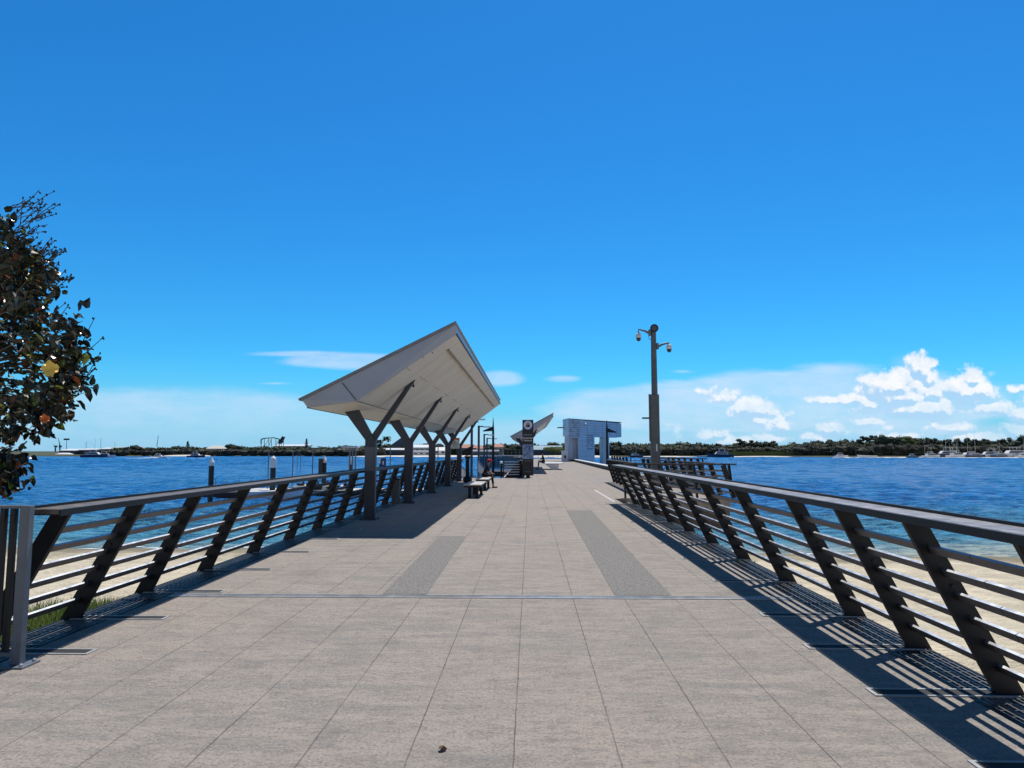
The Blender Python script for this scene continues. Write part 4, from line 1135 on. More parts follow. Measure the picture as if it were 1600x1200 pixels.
fr = thing('lift_frame', 'pale goalpost-shaped frame on the pontoon left of the first shelter column', 'frame', (xat(552, 60), 60, WZ + .5))
m_ = MB()
for a in (-.3, -.05, .2): m_.box(a - .05, a + .05, -.05, .05, 0, zat(700, 60) - WZ - .5)
m_.build('upright', 'gatemetal', fr)
m_ = MB(); m_.box(-.9, .45, -.5, .5, zat(700, 60) - WZ - .499, zat(699, 60) - WZ - .42); m_.build('top_plate', 'offwhite', fr)
bd = thing('water_sign', 'small dark square sign on two legs standing in open water', 'sign', (xat(467.5, 150), 150, WZ))
hh_ = zat(711, 150) - WZ
m_ = MB(); m_.box(-.45, .45, -.03, .03, hh_ - .2, hh_ + .5); m_.build('board', 'wallblue', bd)
for s_ in (-.35, .35):
    m_ = MB(); m_.box(s_ - .04, s_ + .04, -.04, .04, -1, hh_ - .2); m_.build('leg', 'polegrey', bd)

# L shaped lamps and masts at the left end of the jetty
def l_lamp(px_, ytop, ybot, Y, arm, label, w=.07, head=.35):
    x_ = xat(px_, Y); zt_ = zat(ytop, Y)
    t = thing('lamp_post', label, 'lamp post', (x_, Y, WZ), 0, 'lamp posts beyond the shelter')
    H_ = zt_ - WZ
    m_ = MB(); m_.box(-w, w, -w, w, -1, H_); m_.build('pole', 'wallblue', t)
    m_ = MB(); m_.box(w + .001, arm * .4, -.05, .05, H_ - .12, H_ - .02); m_.build('arm', 'polegrey', t)
    m_ = MB(); m_.box(arm * .4 + .001, arm, -.14, .14, H_ - .16, H_ - .06); m_.build('head', 'white', t)
l_lamp(737, 653, 740, 52, 1.0, 'blue grey lamp post with right-hand arm, touching the shelter roof corner', .085)
l_lamp(748, 665, 742, 60, 1.0, 'blue grey lamp post with short right-hand arm, second beyond the shelter', .09)
l_lamp(756.5, 678, 745, 72, 1.05, 'blue grey lamp post with right-hand arm, third beyond the shelter', .08)
l_lamp(761, 684, 745, 82, 1.15, 'blue grey lamp post with right-hand arm, fourth and farthest beyond the shelter', .08)
def fin_mast(px_, ytop, Y, side, label, base):
    x_ = xat(px_, Y); zt_ = zat(ytop, Y)
    t = thing('fin_mast', label, 'mast', (x_, Y, base), 0, 'dark masts with a blade arm')
    H_ = zt_ - base
    m_ = MB(); m_.tube([(0, 0, -1), (0, 0, H_ * .8), (0, 0, H_)], [.17, .12, .02], 8); m_.build('pole', 'charcoal', t)
    m_ = MB(); m_.prism([(side * .1, H_ - 1.05), (side * .1, H_ - 1.55), (side * 1.15, H_ - 1.62), (side * 1.15, H_ - 1.5)], 'y', -.08, .08); m_.build('blade_arm', 'charcoal', t)
fin_mast(770.5, 652, 80, -1, 'tall dark pointed mast with blade arm to the left, beyond the shelter', WZ)
fin_mast(948.7, 656, 88, 1, 'tall dark pointed mast with blade arm to the right, in front of the jetty building', 0)

# dark wharf behind
wf = thing('wharf', 'long dark timber wharf wall standing in the water behind the lamp posts', 'wharf', (-5, 150, WZ))
X0, X1 = xat(750, 150), xat(830, 150)
m_ = MB(); 
n_ = 40
for k in range(n_):
    a = lerp(X0, X1, k / n_); b = lerp(X0, X1, (k + 1) / n_) - .05
    m_.box(a, b, 150 + (k % 2) * .06, 150.4, WZ - .5, .55)
m_.build('wall', 'wharfdark', wf, world=True)
m_ = MB(); m_.box(X0, X1, 149.6, 152, .551, .75); m_.build('deck', 'offwhite', wf, world=True)
for k in range(14):
    a = lerp(X0, X1, k / 13); m_ = MB(); m_.bar((a, 151.6, .75), (a, 151.6, 1.85), .06, .06); m_.build('rail_post', 'gatemetal', wf, world=True)
m_ = MB(); m_.bar((X0, 151.6, 1.88), (X1, 151.6, 1.88), .07, .07); m_.bar((X0, 151.6, 1.35), (X1, 151.6, 1.35), .05, .05); m_.build('guard_rail', 'gatemetal', wf, world=True)
lp = thing('landing_platform', 'low dark timber landing platform at the water between the ramp head and the lamp posts', 'platform', (-4.5, 75, WZ))
m_ = MB(); m_.box(xat(765, 88), xat(822, 88), 84, 90, WZ + .6, WZ + 1.2); m_.build('deck', 'timberdark', lp, world=True)
m_ = MB(); m_.box(xat(770, 83.9), xat(822, 83.9), 83.8, 83.95, WZ + 1.55, WZ + 1.7); m_.build('rail', 'gatemetal', lp, world=True)

# ================================================================== building at the jetty end
kb = thing('kiosk_building', 'boxy blue grey jetty building with overhanging upper storey and perforated corner', 'building', (6.0, 110, 0))
cA = Vector((6.0, 110, 0)); cB = Vector((15.75, 122.0, 0)); du = (cB - cA).normalized(); dn = Vector((-.13, .99, 0)).normalized()
LU = (cB - cA).length
def face_box(m_, u0, u1, n0, n1, z0, z1, z1b=None):
    z1b = z1 if z1b is None else z1b
    vs = []
    for (u, n, z_) in [(u0, n0, z0), (u1, n0, z0), (u1, n1, z0), (u0, n1, z0), (u0, n0, z1), (u1, n0, z1b), (u1, n1, z1b), (u0, n1, z1)]:
        p_ = cA + du * u + dn * n; vs.append((p_.x, p_.y, z_))
    m_.add(vs, [(0, 3, 2, 1), (4, 5, 6, 7), (0, 1, 5, 4), (1, 2, 6, 5), (2, 3, 7, 6), (3, 0, 4, 7)])
    return m_
face_box(MB(), 0, LU, 0, 5.0, 4.0, 6.6, 6.35).build('upper_storey', 'bluewhite', kb, world=True)
face_box(MB(), -.05, LU + .05, -.05, 5.05, 6.601, 6.7, 6.46).build('roof', 'roofcap', kb, world=True)
face_box(MB(), 2.6, 7.2, .02, 2.6, -2.2, 3.999).build('front_wall', 'bluewhite', kb, world=True)
face_box(MB(), 9.7, 11.6, .02, 2.6, -2.2, 3.998).build('end_wall', 'beigeclad', kb, world=True)
face_box(MB(), .3, 2.58, 1.0, 4.5, 0, 3.997).build('entry_wall', 'beigeclad', kb, world=True)
face_box(MB(), 1.5, 1.6, .98, .999, 0, 3.9).build('wall_joint', 'roofcap', kb, world=True)
m_ = MB(); random.seed(11)
for r_ in range(8):
    for c_ in range(8):
        if random.random() < .25: continue
        u = .25 + c_ * .34; z_ = 3.9 + r_ * .34
        if z_ > 6.4: continue
        w = random.uniform(.1, .2); face_box(m_, u, u + w, -.03, -.011, z_, z_ + random.uniform(.1, .2))
for r_ in range(7):
    for c_ in range(5):
        if random.random() < .2: continue
        u = 5.0 + c_ * .4; z_ = 1.9 + r_ * .36; face_box(m_, u, u + .22, -.03, -.011, z_, z_ + .16)
m_.build('perforations', 'column', kb, world=True)
face_box(MB(), .02, 2.9, -.01, 0.06, 3.65, 6.55).build('perforated_screen', 'beigeclad', kb, world=True)
m_ = MB()
for z_ in (6.05, 5.7, 5.35, 5.0, 4.65, 4.3, 3.2, 2.4, 1.6, .8): face_box(m_, 3.0 if z_ > 4.05 else 2.7, LU - .1 if z_ > 4.05 else 6.95, -.012 if z_ > 4.05 else .005, -.001 if z_ > 4.05 else .018, z_, z_ + .03)
for u in (3.0, 5.2, 7.4, 9.6, 11.8, 14.0): face_box(m_, u, u + .05, -.012, -.001, 4.05, 6.3)
m_.build('cladding_joints', 'gatemetal', kb, world=True)
p_ = cA + du * 4.6 - dn * .25
m_ = MB(); m_.ell((p_.x, p_.y, 5.85), (.22, .22, .24), 12, 8); m_.build('globe_lamp', 'white', kb, world=True, smooth=True)
m_ = MB(); m_.box(4.95, 5.9, 110.2, 111.6, 0, 1.7); m_.build('service_cabinet', 'bluewhite', kb, world=True)
m_ = MB(); m_.box(5.3, 5.6, 110.18, 110.199, .5, .95); m_.build('cabinet_slot', 'black', kb, world=True)
m_ = MB(); m_.box(4.4, 5.4, 112, 114, 5.3, 5.42); m_.build('side_awning', 'column', kb, world=True)
for k in range(1):
    xrailing('low dark railing by the jetty building, number of bays hidden' if False else ['dark fence panel in front of the jetty building, nearest bay', 'dark fence panel in front of the jetty building, middle bay', 'dark fence panel in front of the jetty building, farthest bay'][k],
             (7.6, 54 + k * 14, 0), (7.9, 66 + k * 14, 0), 6, (-.3, 0, 0))
# thin fence at the far deck end
xrailing('thin pale railing across the far end of the jetty', (-.3, 149, 0), (6.9, 149, 0), 8, (0, .05, 0), rails=3)

# ================================================================== FAR SHORES
def strip(name, m, pts, depth, z0, z1, kind='structure'):
    """land band: pts (px, distance) of its water edge"""
    m_ = MB(); vs = []
    for px_, Y in pts:
        x_ = xat(px_, Y)
        for k, (dy, z_) in enumerate(((0, WZ - .3), (3, z0), (8, z0 + .2), (depth, z1))):
            vs.append((x_ * (1 + dy / Y), Y + dy, z_))
    fs = [(i * 4 + k, (i + 1) * 4 + k, (i + 1) * 4 + k + 1, i * 4 + k + 1) for i in range(len(pts) - 1) for k in range(3)]
    m_.add(vs, fs)
    o = m_.build(name, m); o['kind'] = kind; return o
LS = [(-500, 560), (60, 540), (250, 540), (330, 520), (450, 510), (560, 470), (700, 450), (770, 450), (880, 430), (960, 430)]
RS = [(870, 470), (960, 455), (1040, 450), (1120, 450), (1250, 440), (1380, 430), (1500, 425), (1600, 420), (2100, 400)]
strip('far_shore_left', 'farland', LS, 500, WZ + .5, 1.5)
strip('far_shore_right', 'farland', RS, 500, WZ + .5, 1.5)
def sandbar(name, px0, px1, Y, depth, h_):
    m_ = MB(); n_ = 40; vs = []
    for i in range(n_ + 1):
        p_ = lerp(px0, px1, i / n_); e = math.sin(math.pi * i / n_) ** .4
        yy = Y - 10 * noise.noise(Vector((p_ * .02, Y, 0)))
        for dy, z_ in ((-1, WZ - .1), (depth * .3, WZ + h_ * e), (depth, WZ + h_ * e * 1.1), (depth + 2, WZ - .1)):
            vs.append((xat(p_, yy + dy), yy + dy, z_))
    m_.add(vs, [(i * 4 + k, (i + 1) * 4 + k, (i + 1) * 4 + k + 1, i * 4 + k + 1) for i in range(n_) for k in range(3)])
    struct(m_.build(name, 'farsand'))
sandbar('sand_bar', 548, 840, 446, 24, .8)
sandbar('sand_bar', 800, 975, 400, 25, 1.1)
sandbar('sand_bar', 255, 330, 505, 12, .9)
sandbar('sand_bar', 1300, 2100, 388, 40, .22)
sandbar('sand_bar', 1140, 1240, 438, 8, .6)
sandbar('sand_bar', 1000, 1090, 444, 6, .5)

def leafclump(m_, c, r, n_, q):
    """many small faces through an ellipsoid's outer volume"""
    for _ in range(n_):
        d_ = Vector((random.gauss(0, 1), random.gauss(0, 1), random.gauss(0, 1))).normalized()
        k = random.uniform(.72, 1.08)
        p_ = Vector((c[0] + d_.x * r[0] * k, c[1] + d_.y * r[1] * k, c[2] + d_.z * r[2] * k))
        a = Vector((random.gauss(0, 1), random.gauss(0, 1), random.gauss(0, 1))).normalized(); b = a.orthogonal().normalized()
        s_ = q * random.uniform(.6, 1.3)
        m_.add([p_ + a * s_, p_ + b * s_ * .8, p_ - a * s_, p_ - b * s_ * .8], [(0, 1, 2, 3)])

# skylines traced as (photo x, photo y of the top)
SKL = [(-60, 699), (70, 703), (120, 704), (160, 702), (190, 699), (208, 696), (222, 700), (250, 698), (275, 695), (300, 697), (325, 698), (360, 696),
       (400, 696), (440, 697), (480, 697), (520, 696), (560, 694), (590, 692), (610, 691), (625, 695), (640, 692), (665, 691), (680, 690), (700, 693), (720, 694), (745, 695), (760, 692), (800, 692), (830, 693), (860, 692), (885, 692)]
SKR = [(850, 692), (880, 690), (920, 690), (960, 690), (1000, 689), (1040, 692), (1060, 690), (1090, 690), (1110, 692), (1135, 693), (1155, 691), (1180, 689), (1205, 691), (1215, 695), (1240, 690),
       (1265, 688), (1300, 686), (1330, 686), (1350, 689), (1380, 684), (1430, 682), (1450, 684), (1480, 687), (1520, 687), (1560, 687), (1580, 688), (1600, 684), (1700, 684), (1900, 684)]
def interp(tab, x_):
    for (a, b), (c, d_) in zip(tab, tab[1:]):
        if a <= x_ <= c: return b + (d_ - b) * (x_ - a) / (c - a)
    return tab[-1][1] if x_ > tab[-1][0] else tab[0][1]
def woods(name, tab, shore, x0, x1, m, rows, seed, offY, lowscale, dens=1.0):
    random.seed(seed); m_ = MB()
    for row in range(rows):
        x_ = x0
        while x_ < x1:
            Y = interp(shore, x_) + offY + row * 16 + random.uniform(-4, 4)
            hs = (lowscale + (1 - lowscale) * row / max(1, rows - 1))
            topz = zat(interp(tab, x_), Y)
            zt_ = WZ + 1 + (topz - WZ - 1) * hs * random.uniform(.82, 1.04)
            wr = random.uniform(2.2, 5.0)
            hr = max(1.2, (zt_ - WZ - 1) * random.uniform(.35, .5))
            cxp = xat(x_, Y); cz_ = zt_ - hr
            m_.ell((cxp, Y, cz_), (wr * .82, wr * .8, hr * .85), 8, 6, .5, random.random() * 9)
            m_.ell((cxp, Y + .5, (WZ + .5 + cz_) / 2), (wr * .9, wr * .7, max(.8, (cz_ - WZ) / 2)), 7, 5, .5, random.random() * 9)
            leafclump(m_, (cxp, Y, cz_), (wr, wr, hr), int(46 * dens), .62)
            leafclump(m_, (cxp, Y - .5, (WZ + 1 + cz_) / 2), (wr * 1.05, wr * .8, max(1, (cz_ - WZ) / 2)), int(20 * dens), .6)
            x_ += wr * F / Y * random.uniform(.75, 1.3)
    o = m_.build(name, m); struct(o, 'stuff'); return o
woods('woodland', SKL, LS, 168, 565, 'wood', 2, 21, 18, .7)
woods('mangrove_scrub', SKL, LS, 165, 600, 'woodgrey', 1, 22, 5, .62)
woods('woodland', SKL, LS, 575, 735, 'wood', 1, 27, 48, .95)
woods('woodland', SKL, LS, 735, 900, 'wood', 2, 23, 52, .9)
woods('woodland', SKR, RS, 925, 1680, 'wood', 2, 24, 32, .86)
woods('mangrove_scrub', SKR, RS, 845, 1680, 'woodgrey', 1, 25, 14, .68)
# pale grass flats under the trees at the right shore
m_ = MB(); m_.box(xat(1130, 452), xat(1250, 452), 452, 456, WZ + .3, zat(705.6, 452)); struct(m_.build('reed_bank', 'woodlight'), 'stuff')

# distinct single trees on the skyline
def far_tree(name, label, cat, px_, ytop, Y, w, kind, m='wood', group=None):
    x_ = xat(px_, Y); H_ = zat(ytop, Y) - (WZ + 1)
    t = thing(name, label, cat, (x_, Y, WZ + 1), 0, group)
    random.seed(int(px_ * 3)); m_ = MB()
    m_.tube([(0, 0, 0), (.1, 0, H_ * .5), (0, 0, H_ * .9)], [.35, .25, .08], 6); m_.build('trunk', 'bark', t)
    m_ = MB()
    if kind == 'pine':
        for k in range(9):
            f_ = k / 9; r = w * (1 - f_) ** .8 + .2; z_ = H_ * (.2 + .8 * f_)
            m_.ell((0, 0, z_), (r * .7, r * .7, H_ * .035), 8, 4, .4, k)
            leafclump(m_, (0, 0, z_), (r, r, H_ * .035), 34, .38)
    elif kind == 'palm':
        for k in range(18):
            a = k * .35 + .1 * (k % 4); L = w * (.75 + .1 * (k % 3))
            pts = [(math.cos(a) * L * q, math.sin(a) * L * q, H_ * .93 + L * ((.2 + .5 * (k % 3)) * q - (.9 + .3 * (k % 2)) * q * q)) for q in (0, .35, .7, 1)]
            for p0_, p1_ in zip(pts, pts[1:]): m_.bar(p0_, p1_, .9, .3)
        m_.ell((0, 0, H_ * .92), (.9, .9, .7), 8, 6)
    elif kind == 'gum':
        for k in range(7):
            c = (random.uniform(-w, w), random.uniform(-w, w), H_ * random.uniform(.6, .97)); r = w * random.uniform(.3, .5)
            m_.ell(c, (r * .75, r * .75, r * .5), 8, 5, .5, k); leafclump(m_, c, (r, r, r * .62), 50, .5)
    else:
        for k in range(5):
            c = (random.uniform(-w, w) * .5, random.uniform(-w, w) * .5, H_ * random.uniform(.45, .8)); r = w * random.uniform(.5, .65)
            m_.ell(c, (r * .85, r * .85, H_ * .22), 8, 6, .4, k); leafclump(m_, c, (r, r, H_ * .25), 70, .5)
    m_.build('crown', m, t)
far_tree('norfolk_pine', 'pointed dark pine rising from the left shore, left of the round dark tree', 'pine tree', 293, 688, 560, 2.6, 'pine')
far_tree('norfolk_pine', 'slender pointed pine at the right end of the long white roof', 'pine tree', 478.5, 684, 545, 1.9, 'pine')
far_tree('round_tree', 'round dark tree standing above the left shore scrub', 'tree', 365, 691, 550, 6.5, 'round')
far_tree('round_tree', 'dark tree clump at the left end of the shore beside the white sheds', 'tree', 213, 696, 555, 6.0, 'round')
far_tree('palm_tree', 'palm seen between the first two shelter columns', 'palm tree', 604, 683, 520, 3.6, 'palm')
far_tree('palm_tree', 'small palm just right of the first shelter column', 'palm tree', 593, 688, 518, 3.0, 'palm')
for i, (px_, yt, w) in enumerate([(1162, 687, 4), (1174, 687, 4), (1196, 687, 4.5), (1208, 689, 3.5), (1345, 683, 3), (1355, 682, 3), (1366, 681, 3)]):
    far_tree('gum_tree', ['spreading gum, leftmost of four rising over the pale reed bank', 'spreading gum, second from left over the pale reed bank', 'spreading gum, third from left over the pale reed bank', 'spreading gum, rightmost of four over the pale reed bank',
                          'thin gum against the cloud, leftmost of three left of the tallest trees', 'thin gum against the cloud, middle of three left of the tallest trees', 'thin gum against the cloud, rightmost of three left of the tallest trees'][i], 'tree', px_, yt, 470, w, 'gum')
for i, (px_, yt, w) in enumerate([(1383, 679.5, 6.5), (1400, 680, 6), (1418, 679, 7), (1436, 680.5, 6.5)]):
    far_tree('tall_tree', ['tall dark tree, leftmost of the highest clump on the right shore', 'tall dark tree, second of the highest clump on the right shore', 'broad olive tree, third of the highest clump on the right shore', 'tall dark tree, rightmost of the highest clump on the right shore'][i], 'tree', px_, yt, 462, w, 'round', 'woodlight' if i == 2 else 'wood')
for i, px_ in enumerate([1462, 1476, 1490, 1504, 1518, 1532, 1546, 1560, 1573]):
    far_tree('gum_tree', 'thin trunked gum with open crown behind the moored boats', 'tree', px_, 685 + (i * 7 % 4), 455, 3.4, 'gum', group='row of open crowned gums behind the moored boats')
far_tree('tall_tree', 'dark spreading tree at the far right edge of the right shore', 'tree', 1597, 680, 448, 8, 'round')
far_tree('tall_tree', 'dark tree just beyond the right edge tree', 'tree', 1622, 679, 445, 8, 'round')
far_tree('bright_bush', 'bright green bush above the motor cruiser on the right shore', 'bush', 1102, 699, 462, 3.6, 'round', 'woodlight')
far_tree('round_tree', 'dark flat topped tree between the far shelter and the jetty building', 'tree', 862, 689.5, 480, 5.0, 'round')
far_tree('green_bush', 'large green bush right of the teal roofed building', 'bush', 866, 698, 425, 6.5, 'round', 'woodlight')
far_tree('green_bush', 'green bush touching the left side of the jetty building', 'bush', 880, 695, 430, 6.0, 'round')

# ================================================================== far buildings
def house(name, label, px0, px1, ybase, ywall, yridge, Y, mw, mr, cat='building', roof='gable', dep=12, win=True, group=None):
    x0, x1 = xat(px0, Y), xat(px1, Y); z0 = WZ + .8; z1 = zat(ywall, Y); z2 = zat(yridge, Y)
    t = thing(name, label, cat, ((x0 + x1) / 2, Y, z0), 0, group)
    m_ = MB(); m_.box(x0, x1, Y, Y + dep, z0, z1); m_.build('wall', mw, t, world=True)
    o_ = .6; m_ = MB()
    if roof == 'gable':
        m_.add([(x0 - o_, Y - o_, z1 + .01), (x1 + o_, Y - o_, z1 + .01), (x1 + o_, Y + dep + o_, z1 + .01), (x0 - o_, Y + dep + o_, z1 + .01), (x0 + (x1 - x0) * .15, Y + dep / 2, z2), (x1 - (x1 - x0) * .15, Y + dep / 2, z2)],
               [(0, 1, 5, 4), (1, 2, 5), (2, 3, 4, 5), (3, 0, 4), (3, 2, 1, 0)])
    else:
        m_.add([(x0 - o_, Y - o_, z1 + .01), (x1 + o_, Y - o_, z1 + .01), (x1 + o_, Y + dep + o_, z1 + .01), (x0 - o_, Y + dep + o_, z1 + .01),
                (x0 - o_, Y - o_, z1 + .4), (x1 + o_, Y - o_, z1 + .4), (x1 + o_, Y + dep + o_, z2), (x0 - o_, Y + dep + o_, z2)],
               [(0, 3, 2, 1), (4, 5, 6, 7), (0, 1, 5, 4), (1, 2, 6, 5), (2, 3, 7, 6), (3, 0, 4, 7)])
    m_.build('roof', mr, t, world=True)
    if win:
        n_ = max(2, int((x1 - x0) / 3.2)); hgt = z1 - z0
        for k in range(min(n_, 12)):
            a = lerp(x0, x1, (k + .25) / n_); b = lerp(x0, x1, (k + .75) / n_)
            m_ = MB(); m_.box(a, b, Y - .06, Y - .005, z0 + hgt * .45, z0 + hgt * .82); m_.build('window', 'glass', t, world=True)
    return t
house('shed', 'long white roofed shed, leftmost on the left shore', 93, 117, 712, 704.5, 701, 575, 'wallblue', 'white', 'shed', 'mono')
house('shed', 'long white roofed shed, second from left on the left shore', 119, 150, 712, 703.5, 700.5, 580, 'wallblue', 'white', 'shed', 'mono')
house('shed', 'white roofed shed with raised end, third from left on the left shore', 153, 172, 712, 702, 699, 585, 'offwhite', 'white', 'shed', 'mono')
house('boat_shed', 'low white canopy roof at the water on the far left shore', 88, 107, 713, 710, 707.5, 548, 'wallblue', 'white', 'shed', 'gable', 6, False)
house('house', 'dark box house with pale frame above the scrub left of the dark tree clump', 175, 185, 712, 700, 698, 590, 'wallblue', 'offwhite', 'house', 'mono')
house('house', 'pale house partly hidden right of the box house', 190, 222, 712, 702, 698.5, 575, 'wallcream', 'roofpink', 'house')
house('house', 'cream hip roofed house above the left shore scrub', 323, 345, 712, 701, 696, 530, 'wallcream', 'offwhite', 'house', 'gable', 10)
house('house', 'small white roofed house lower right of the cream house', 342, 355, 712, 706, 703, 522, 'wallcream', 'white', 'house', 'mono', 8)
house('house', 'small white cottage left of the pointed pine', 272, 285, 712, 704, 701.5, 545, 'white', 'white', 'house', 'mono', 8)
house('hall', 'long pale roofed hall beside the roller coaster', 427, 478, 712, 697.5, 694, 560, 'wallcream', 'white', 'hall', 'mono', 14)
house('house', 'low dark house among trees left of the first shelter column', 520, 545, 712, 705, 701, 495, 'wallblue', 'roofcap', 'house')
house('pavilion', 'long white flat roofed pavilion behind the first two shelter columns', 575, 632, 712, 703.5, 700, 478, 'wallblue', 'white', 'pavilion', 'mono', 12)
house('pavilion', 'white roofed hall between the second and third shelter columns', 640, 672, 712, 700, 694.5, 480, 'offwhite', 'white', 'pavilion', 'mono', 12)
house('pavilion', 'low glazed building at the shore between the second and third columns', 636, 672, 712, 707, 703.5, 466, 'bluewhite', 'roofcap', 'pavilion', 'mono', 8)
house('pavilion', 'bright white rounded hall between the third and fourth columns', 677, 697, 712, 704, 698.5, 474, 'white', 'white', 'pavilion', 'gable', 12)
house('apartment_house', 'slate blue house with terracotta roof, leftmost behind the lamp posts', 719, 742, 712, 700, 694, 480, 'wallblue', 'roofpink', 'house')
house('apartment_house', 'slate blue house with terracotta roof, between the second and third lamp posts', 741, 754, 712, 701, 695.5, 486, 'bluewhite', 'roofpink', 'house')
house('apartment_house', 'cream house with terracotta roof behind the dark pointed mast', 770, 786, 712, 698.5, 693.5, 482, 'wallcream', 'roofpink', 'house')
house('terrace_building', 'long slate blue terrace building at the shore behind the lamp posts', 724, 778, 712, 706, 702.5, 466, 'wallblue', 'roofcap', 'building', 'mono', 10)
house('long_building', 'long low teal roofed building behind the ferry sign', 832, 878, 712, 703.5, 696, 445, 'wallblue', 'roofteal', 'building', 'mono', 10, False)

# roller coaster
rc = thing('roller_coaster', 'dark roller coaster frame with a steep lift rising above the left shore', 'roller coaster', (xat(425, 560), 560, WZ + 1))
m_ = MB(); P_ = [at(a, b, 560) for a, b in [(408, 694), (408, 687), (412, 685), (420, 684.5), (428, 684), (436, 686), (441, 692), (445, 682.5)]]
for a, b in zip(P_, P_[1:]): m_.bar(a, b, .8, .7)
m_.bar(at(436, 693, 561), at(443, 682.5, 561), 1.0, 2.2)
m_.build('track', 'wallblue', rc, world=True)
m_ = MB()
for a in (408, 413, 420, 424, 431, 436, 440, 443): m_.bar(at(a, 700, 560.6), at(a, 685.5 if a != 440 else 688, 560.6), .35, .35)
for a, b in ((413, 420), (420, 424), (431, 436), (436, 443)): m_.bar(at(a, 697, 561.2), at(b, 686.5, 561.2), .25, .25)
m_.build('supports', 'wallblue', rc, world=True)
# angled dark ramp roof behind columns
ar = thing('ramp_roof', 'dark angled ride roof rising to the right behind the second shelter column', 'ride roof', (xat(622, 500), 500, WZ + 1))
m_ = MB(); a, b, c = at(607, 698, 500), at(628, 683, 500), at(637, 698, 500)
m_.prism([(a.x, a.z), (c.x, c.z), (b.x, b.z)], 'y', 500, 506); m_.build('roof', 'wallblue', ar, world=True)

# cranes, masts, light tower on the far left
def mast(name, label, cat, px0, y0_, px1, y1_, Y, r=.22, top=None, group=None):
    a, b = at(px0, y0_, Y), at(px1, y1_, Y)
    t = thing(name, label, cat, tuple(a), 0, group)
    m_ = MB(); m_.tube([a, b], [r, r * .6], 6); m_.build('pole', 'wallblue', t, world=True)
    if top: m_ = MB(); m_.box(b.x - top, b.x + top, Y - .4, Y + .4, b.z - .9, b.z + .5); m_.build('lamp_rack', 'charcoal', t, world=True)
mast('light_tower', 'tall floodlight tower with a wide rack above the left sheds', 'light tower', 104, 703, 104, 686, 590, .25, 2.3)
mast('leaning_crane', 'tall thin pole leaning slightly right above the left shore woods', 'crane', 245, 698, 247.5, 680.5, 600, .3)
mast('yacht_mast', 'thin mast above the second white shed', 'mast', 135.5, 705, 135.5, 689, 600, .15)
mast('yacht_mast', 'tallest thin mast above the third white shed', 'mast', 157.5, 705, 157.5, 684.5, 600, .17)
mast('yacht_mast', 'thin mast right of the tallest one above the white sheds', 'mast', 179.5, 705, 179.5, 690, 600, .15)
def crane(label, px_, yt, Y):
    t = thing('harbour_crane', label, 'crane', (xat(px_, Y), Y, WZ + 1)); m_ = MB()
    m_.bar(at(px_, 706, Y), at(px_, (706 + yt) / 2, Y), .8, .8); m_.bar(at(px_, (706 + yt) / 2, Y), at(px_ - 2.5, yt, Y), .5, .6, w2=.2, h2=.2)
    m_.build('jib', 'wallblue', t, world=True)
    m_ = MB(); m_.box(xat(px_ - 1, Y), xat(px_ + 1.6, Y), Y - 1, Y + 1, zat(699, Y), zat(696, Y)); m_.build('cab', 'wallblue', t, world=True)
crane('small dark harbour crane at the left end of the shore', 86.5, 694, 590)
crane('taller dark harbour crane beside the floodlight tower', 93.5, 684, 592)

# ================================================================== boats
def hull(m_, L, B_, H_, bow=.35):
    n_ = 8; rings = []
    for i in range(n_ + 1):
        f_ = i / n_; x_ = -L / 2 + L * f_; w = B_ / 2 * (1 - max(0, (f_ - .55) / .45) ** 2 * .95)
        zk = -.25 + max(0, (f_ - .7) / .3) ** 2 * H_ * .3; zt_ = H_ * (1 + bow * f_ ** 2)
        rings.append([(x_, -w, zt_), (x_, -w * .8, zk + .2), (x_, 0, zk), (x_, w * .8, zk + .2), (x_, w, zt_)])
    vs = [p_ for r_ in rings for p_ in r_]; fs = []
    for i in range(n_):
        for k in range(4): a = i * 5 + k; fs.append((a, a + 1, a + 6, a + 5))
        fs.append((i * 5, i * 5 + 5, i * 5 + 9, i * 5 + 4))
    fs.append((0, 1, 2, 3, 4)); e = n_ * 5; fs.append((e + 4, e + 3, e + 2, e + 1, e))
    return m_.add(vs, fs)
